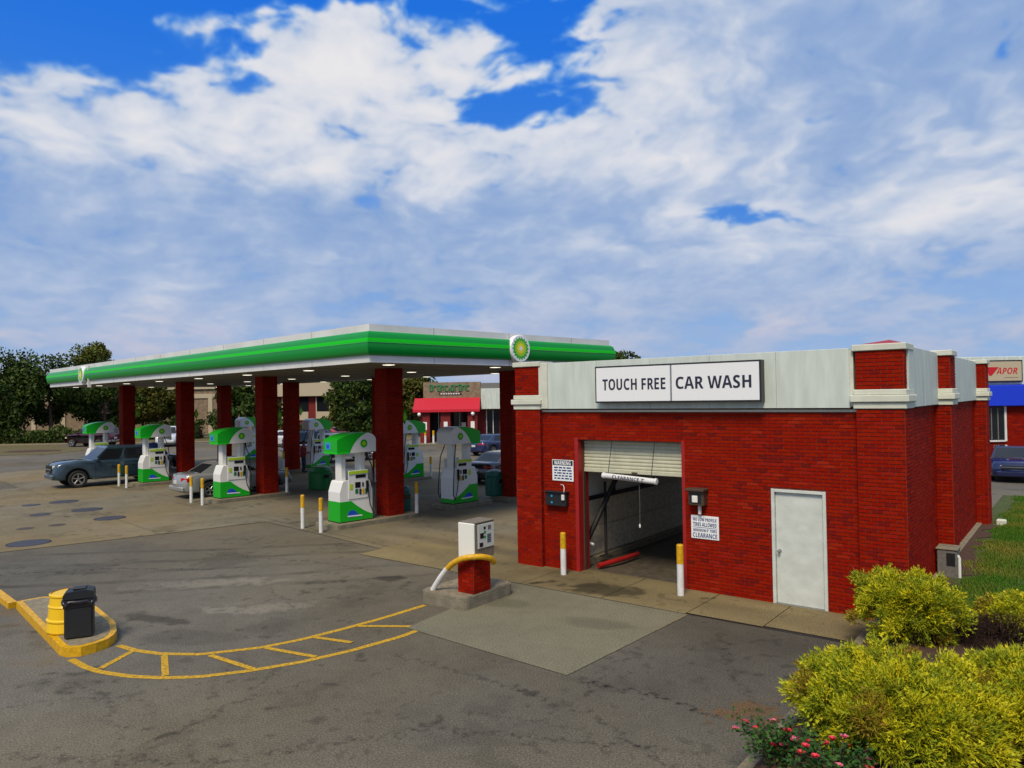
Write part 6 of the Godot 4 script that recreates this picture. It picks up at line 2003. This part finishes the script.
func rose_bush(t: Transform3D, seed_: int, label: String, w: float):
	var o := thing("rose_bush", label, "rose bush", t, "")
	var r := RandomNumberGenerator.new()
	r.seed = seed_
	var st := MB.new()
	var b := MB.new()
	var blooms := []
	for k in 26:
		var a := r.randf() * TAU
		var e := Vector3(cos(a) * r.randf_range(0.1, w), r.randf_range(0.28, 0.55), sin(a) * r.randf_range(0.1, 0.55))
		var m := e * 0.5 + Vector3(0, 0.12, 0)
		st.tube([Vector3(e.x * 0.15, 0, e.z * 0.15), m, e], 0.008, 0.004, 5, false)
		if k < 11: blooms.append(e)
		for i in 46:
			var f := r.randf_range(0.25, 1.0)
			var p := (m * 2.0 * f if f < 0.5 else m.lerp(e, f * 2.0 - 1.0)) + Vector3(r.randfn(), r.randfn(), r.randfn()) * 0.05
			var u := Vector3(r.randfn(), r.randfn() * 0.5, r.randfn()).normalized()
			var v := u.cross(Vector3(r.randfn(), 1.0, r.randfn())).normalized()
			b.col = [Color(0.02, 0.065, 0.012), Color(0.035, 0.10, 0.015), Color(0.06, 0.12, 0.02), Color(0.09, 0.04, 0.02)][0 if r.randf() < 0.4 else (1 if r.randf() < 0.6 else (2 if r.randf() < 0.75 else 3))]
			b.quad(p - u * 0.028, p - v * 0.014, p + u * 0.028, p + v * 0.014)
	part("cane", st.mesh(), M.bark, o)
	part("foliage", b.mesh(), M.leaf, o)
	for e in blooms:
		var f := MB.new()
		for k in 14:
			var lay := k / 14.0
			var a := k * 2.4
			var out := Vector3(cos(a), lerpf(0.25, 1.1, lay), sin(a)).normalized()
			var sd := out.cross(Vector3.UP).normalized() * 0.026
			var len := lerpf(0.050, 0.030, lay)
			f.quad(e, e + out * len * 0.6 - sd, e + out * len, e + out * len * 0.6 + sd)
		part("bloom", f.mesh(), M.petal_red if r.randf() < 0.6 else M.petal_pink, o)

func tree_mesh(seed_: int, h: float, cr: float, tones: Array, leaf: float, n: int, low: float) -> Array:
	var r := RandomNumberGenerator.new()
	r.seed = seed_
	var tr := MB.new()
	var clumps := []
	tr.tube([Vector3.ZERO, Vector3(0.1, h * 0.25, 0.05), Vector3(-0.05, h * 0.5, 0.1), Vector3(0.05, h * 0.85, 0)], 0.20 * h / 9.0 + 0.05, 0.03, 8, false)
	for k in 22:
		var f := r.randf_range(low, 0.95)
		var a := r.randf() * TAU
		var reach := cr * sqrt(maxf(0.05, 1.0 - pow((f - lerpf(low, 1.0, 0.42)) / (1.0 - low) * 1.75, 2.0))) * r.randf_range(0.55, 1.0)
		var root := Vector3(0, h * f * 0.78, 0)
		var e := Vector3(cos(a) * reach, h * f, sin(a) * reach)
		tr.tube([root, root.lerp(e, 0.5) + Vector3(0, 0.15, 0), e], 0.06, 0.015, 5, false)
		clumps.append([e, r.randf_range(0.55, 1.05) * cr * 0.42])
		clumps.append([root.lerp(e, 0.6), r.randf_range(0.4, 0.8) * cr * 0.40])
	clumps.append([Vector3(0, h * 0.93, 0), cr * 0.35])
	var b := MB.new()
	for i in n:
		var c: Array = clumps[r.randi() % clumps.size()]
		var d := Vector3(r.randfn(), r.randfn() * 0.8, r.randfn())
		d = d.normalized() * pow(r.randf(), 0.45)
		var p: Vector3 = c[0] + d * c[1]
		var u := Vector3(r.randfn(), r.randfn(), r.randfn()).normalized()
		var v := u.cross(Vector3(r.randfn(), r.randfn(), r.randfn())).normalized()
		b.col = tones[r.randi() % tones.size()].lerp(tones[r.randi() % tones.size()], r.randf())
		var s := leaf * r.randf_range(0.6, 1.3)
		b.quad(p - u * s, p - v * s * 0.5, p + u * s, p + v * s * 0.5)
	return [tr.mesh(), b.mesh()]

func plants():
	golden_shrub(wash(0.33, 0.26, 1.60), 0.68, 0.47, 0.66, 7500, 5, "golden feathery shrub against the corner of the brick wall")
	golden_shrub(wash(0.88, 0.20, 5.32), 0.90, 0.435, 0.90, 15000, 6, "broad golden feathery shrub behind the planting kerb")
	golden_shrub(wash(2.25, 0.22, 4.45), 0.98, 0.43, 0.90, 14000, 9, "golden feathery shrub between its neighbours and the bare twigged one")
	golden_shrub(wash(1.85, 0.26, 0.75), 0.62, 0.32, 0.55, 4000, 12, "golden shrub with a bare brown twiggy side at the lawn", 1.0)
	rose_bush(wash(-0.02, 0.16, 6.55, 0.3), 3, "small rose bush with red and pink blooms by the planting kerb", 0.50)
	rose_bush(wash(0.62, 0.20, 6.75, 0.9), 4, "low green rose bush with few blooms before the golden shrubs", 0.55)
	var dark := [Color(0.030, 0.058, 0.010), Color(0.046, 0.080, 0.012), Color(0.070, 0.100, 0.015), Color(0.022, 0.044, 0.009)]
	var olive := [Color(0.075, 0.085, 0.012), Color(0.10, 0.105, 0.014), Color(0.055, 0.07, 0.012), Color(0.11, 0.09, 0.016)]
	var lime := [Color(0.085, 0.115, 0.016), Color(0.12, 0.14, 0.020), Color(0.06, 0.09, 0.014), Color(0.13, 0.11, 0.02)]
	var sp := [
		[-54.0, -77.0, 9.4, 4.2, dark, "broad dark tree at the edge of the dry verge", 0.22], [-50.2, -79.5, 8.8, 3.9, dark, "dark tree with bare lower trunk on the verge", 0.28], [-60.5, -80.5, 9.0, 4.5, dark, "dark tree farthest out along the verge", 0.2],
		[-46.0, -82.5, 8.6, 3.4, dark, "dark tree behind the maroon vehicle", 0.15], [-52.3, -92.0, 11.5, 3.2, lime, "tall light green tree rising above the canopy's far end", 0.42], [-43.5, -86.0, 6.4, 2.6, olive, "slim olive tree with thin trunks beyond the maroon vehicle", 0.3],
		[-40.5, -84.0, 6.8, 2.8, olive, "olive tree beside the slim trunks", 0.25], 
		[-27.6, -79.5, 6.8, 2.4, dark, "dense dark tree before the tan shop row", 0.12], [-16.6, -79.0, 7.2, 3.0, dark, "full dark tree beside the crimson sedan", 0.12], [-11.4, -80.0, 7.6, 2.9, olive, "olive tree left of the red awning cafe", 0.15], [-20.6, -88.0, 5.0, 1.9, olive, "small olive tree before the shop window", 0.2],
		[-30.3, -80.5, 6.2, 2.6, dark, "dark rounded tree between the white vehicle and the pale pilasters", 0.1], [-64.0, -76.0, 8.4, 4.0, dark, "wide dark tree at the outer verge corner", 0.15],
		[8.6, -61.0, 7.4, 2.6, dark, "dark treetop showing just over the car wash parapet", 0.3]]
	for i in sp.size():
		var a = sp[i]
		var m := tree_mesh(100 + i, a[2], a[3], a[4], 0.21, 11000, a[6])
		var o := thing("tree", a[5], "tree", at(a[0], 0.05, a[1]), "trees beyond the forecourt")
		part("trunk", m[0], M.bark, o)
		part("crown", m[1], M.leaf, o)
	# clipped hedges and ground shrubs behind the far lot
	for h in [[-36.6, -79.0, 6.0, 2.2, 2.2, "tall clipped hedge before the pale pilasters"], [-20.5, -78.0, 13.0, 2.2, 1.7, "long low hedge behind the crimson sedan"], [-47.0, -75.2, 13.0, 1.6, 1.5, "dark low hedge behind the maroon vehicle"], [-58.5, -75.0, 10.0, 1.6, 1.3, "dark low hedge under the verge trees"]]:
		var r := RandomNumberGenerator.new()
		r.seed = int(h[2] * 100 + h[4] * 10)
		var b := MB.new()
		for i in 3200:
			var p := Vector3(r.randf_range(-0.5, 0.5) * h[2], r.randf() * h[4], r.randf_range(-0.5, 0.5) * h[3])
			var fx := r.randi() % 3
			var lumpy := 0.78 + 0.30 * sin(p.x * 1.9 + h[2]) * sin(p.x * 0.7 + 1.0) + 0.12 * sin(p.x * 5.0)
			p.y *= lumpy
			if fx == 0: p.y = h[4] * lumpy * r.randf_range(0.84, 1.10)
			elif fx == 1: p.z = h[3] * r.randf_range(0.42, 0.54)
			var u := Vector3(r.randfn(), r.randfn(), r.randfn()).normalized()
			var v := u.cross(Vector3(r.randfn(), r.randfn(), r.randfn())).normalized()
			b.col = dark[r.randi() % 4].lerp(dark[r.randi() % 4], r.randf())
			b.quad(p - u * 0.2, p - v * 0.1, p + u * 0.2, p + v * 0.1)
		var o := thing("hedge", h[5], "hedge", at(h[0], 0.05, h[1]), "")
		part("foliage", b.mesh(), M.leaf, o)
		part("inner_growth", box_mesh(Vector3(-h[2] * 0.47, 0, -h[3] * 0.4), Vector3(h[2] * 0.47, h[4] * 0.48, h[3] * 0.4), 0.2), M.bark, o)
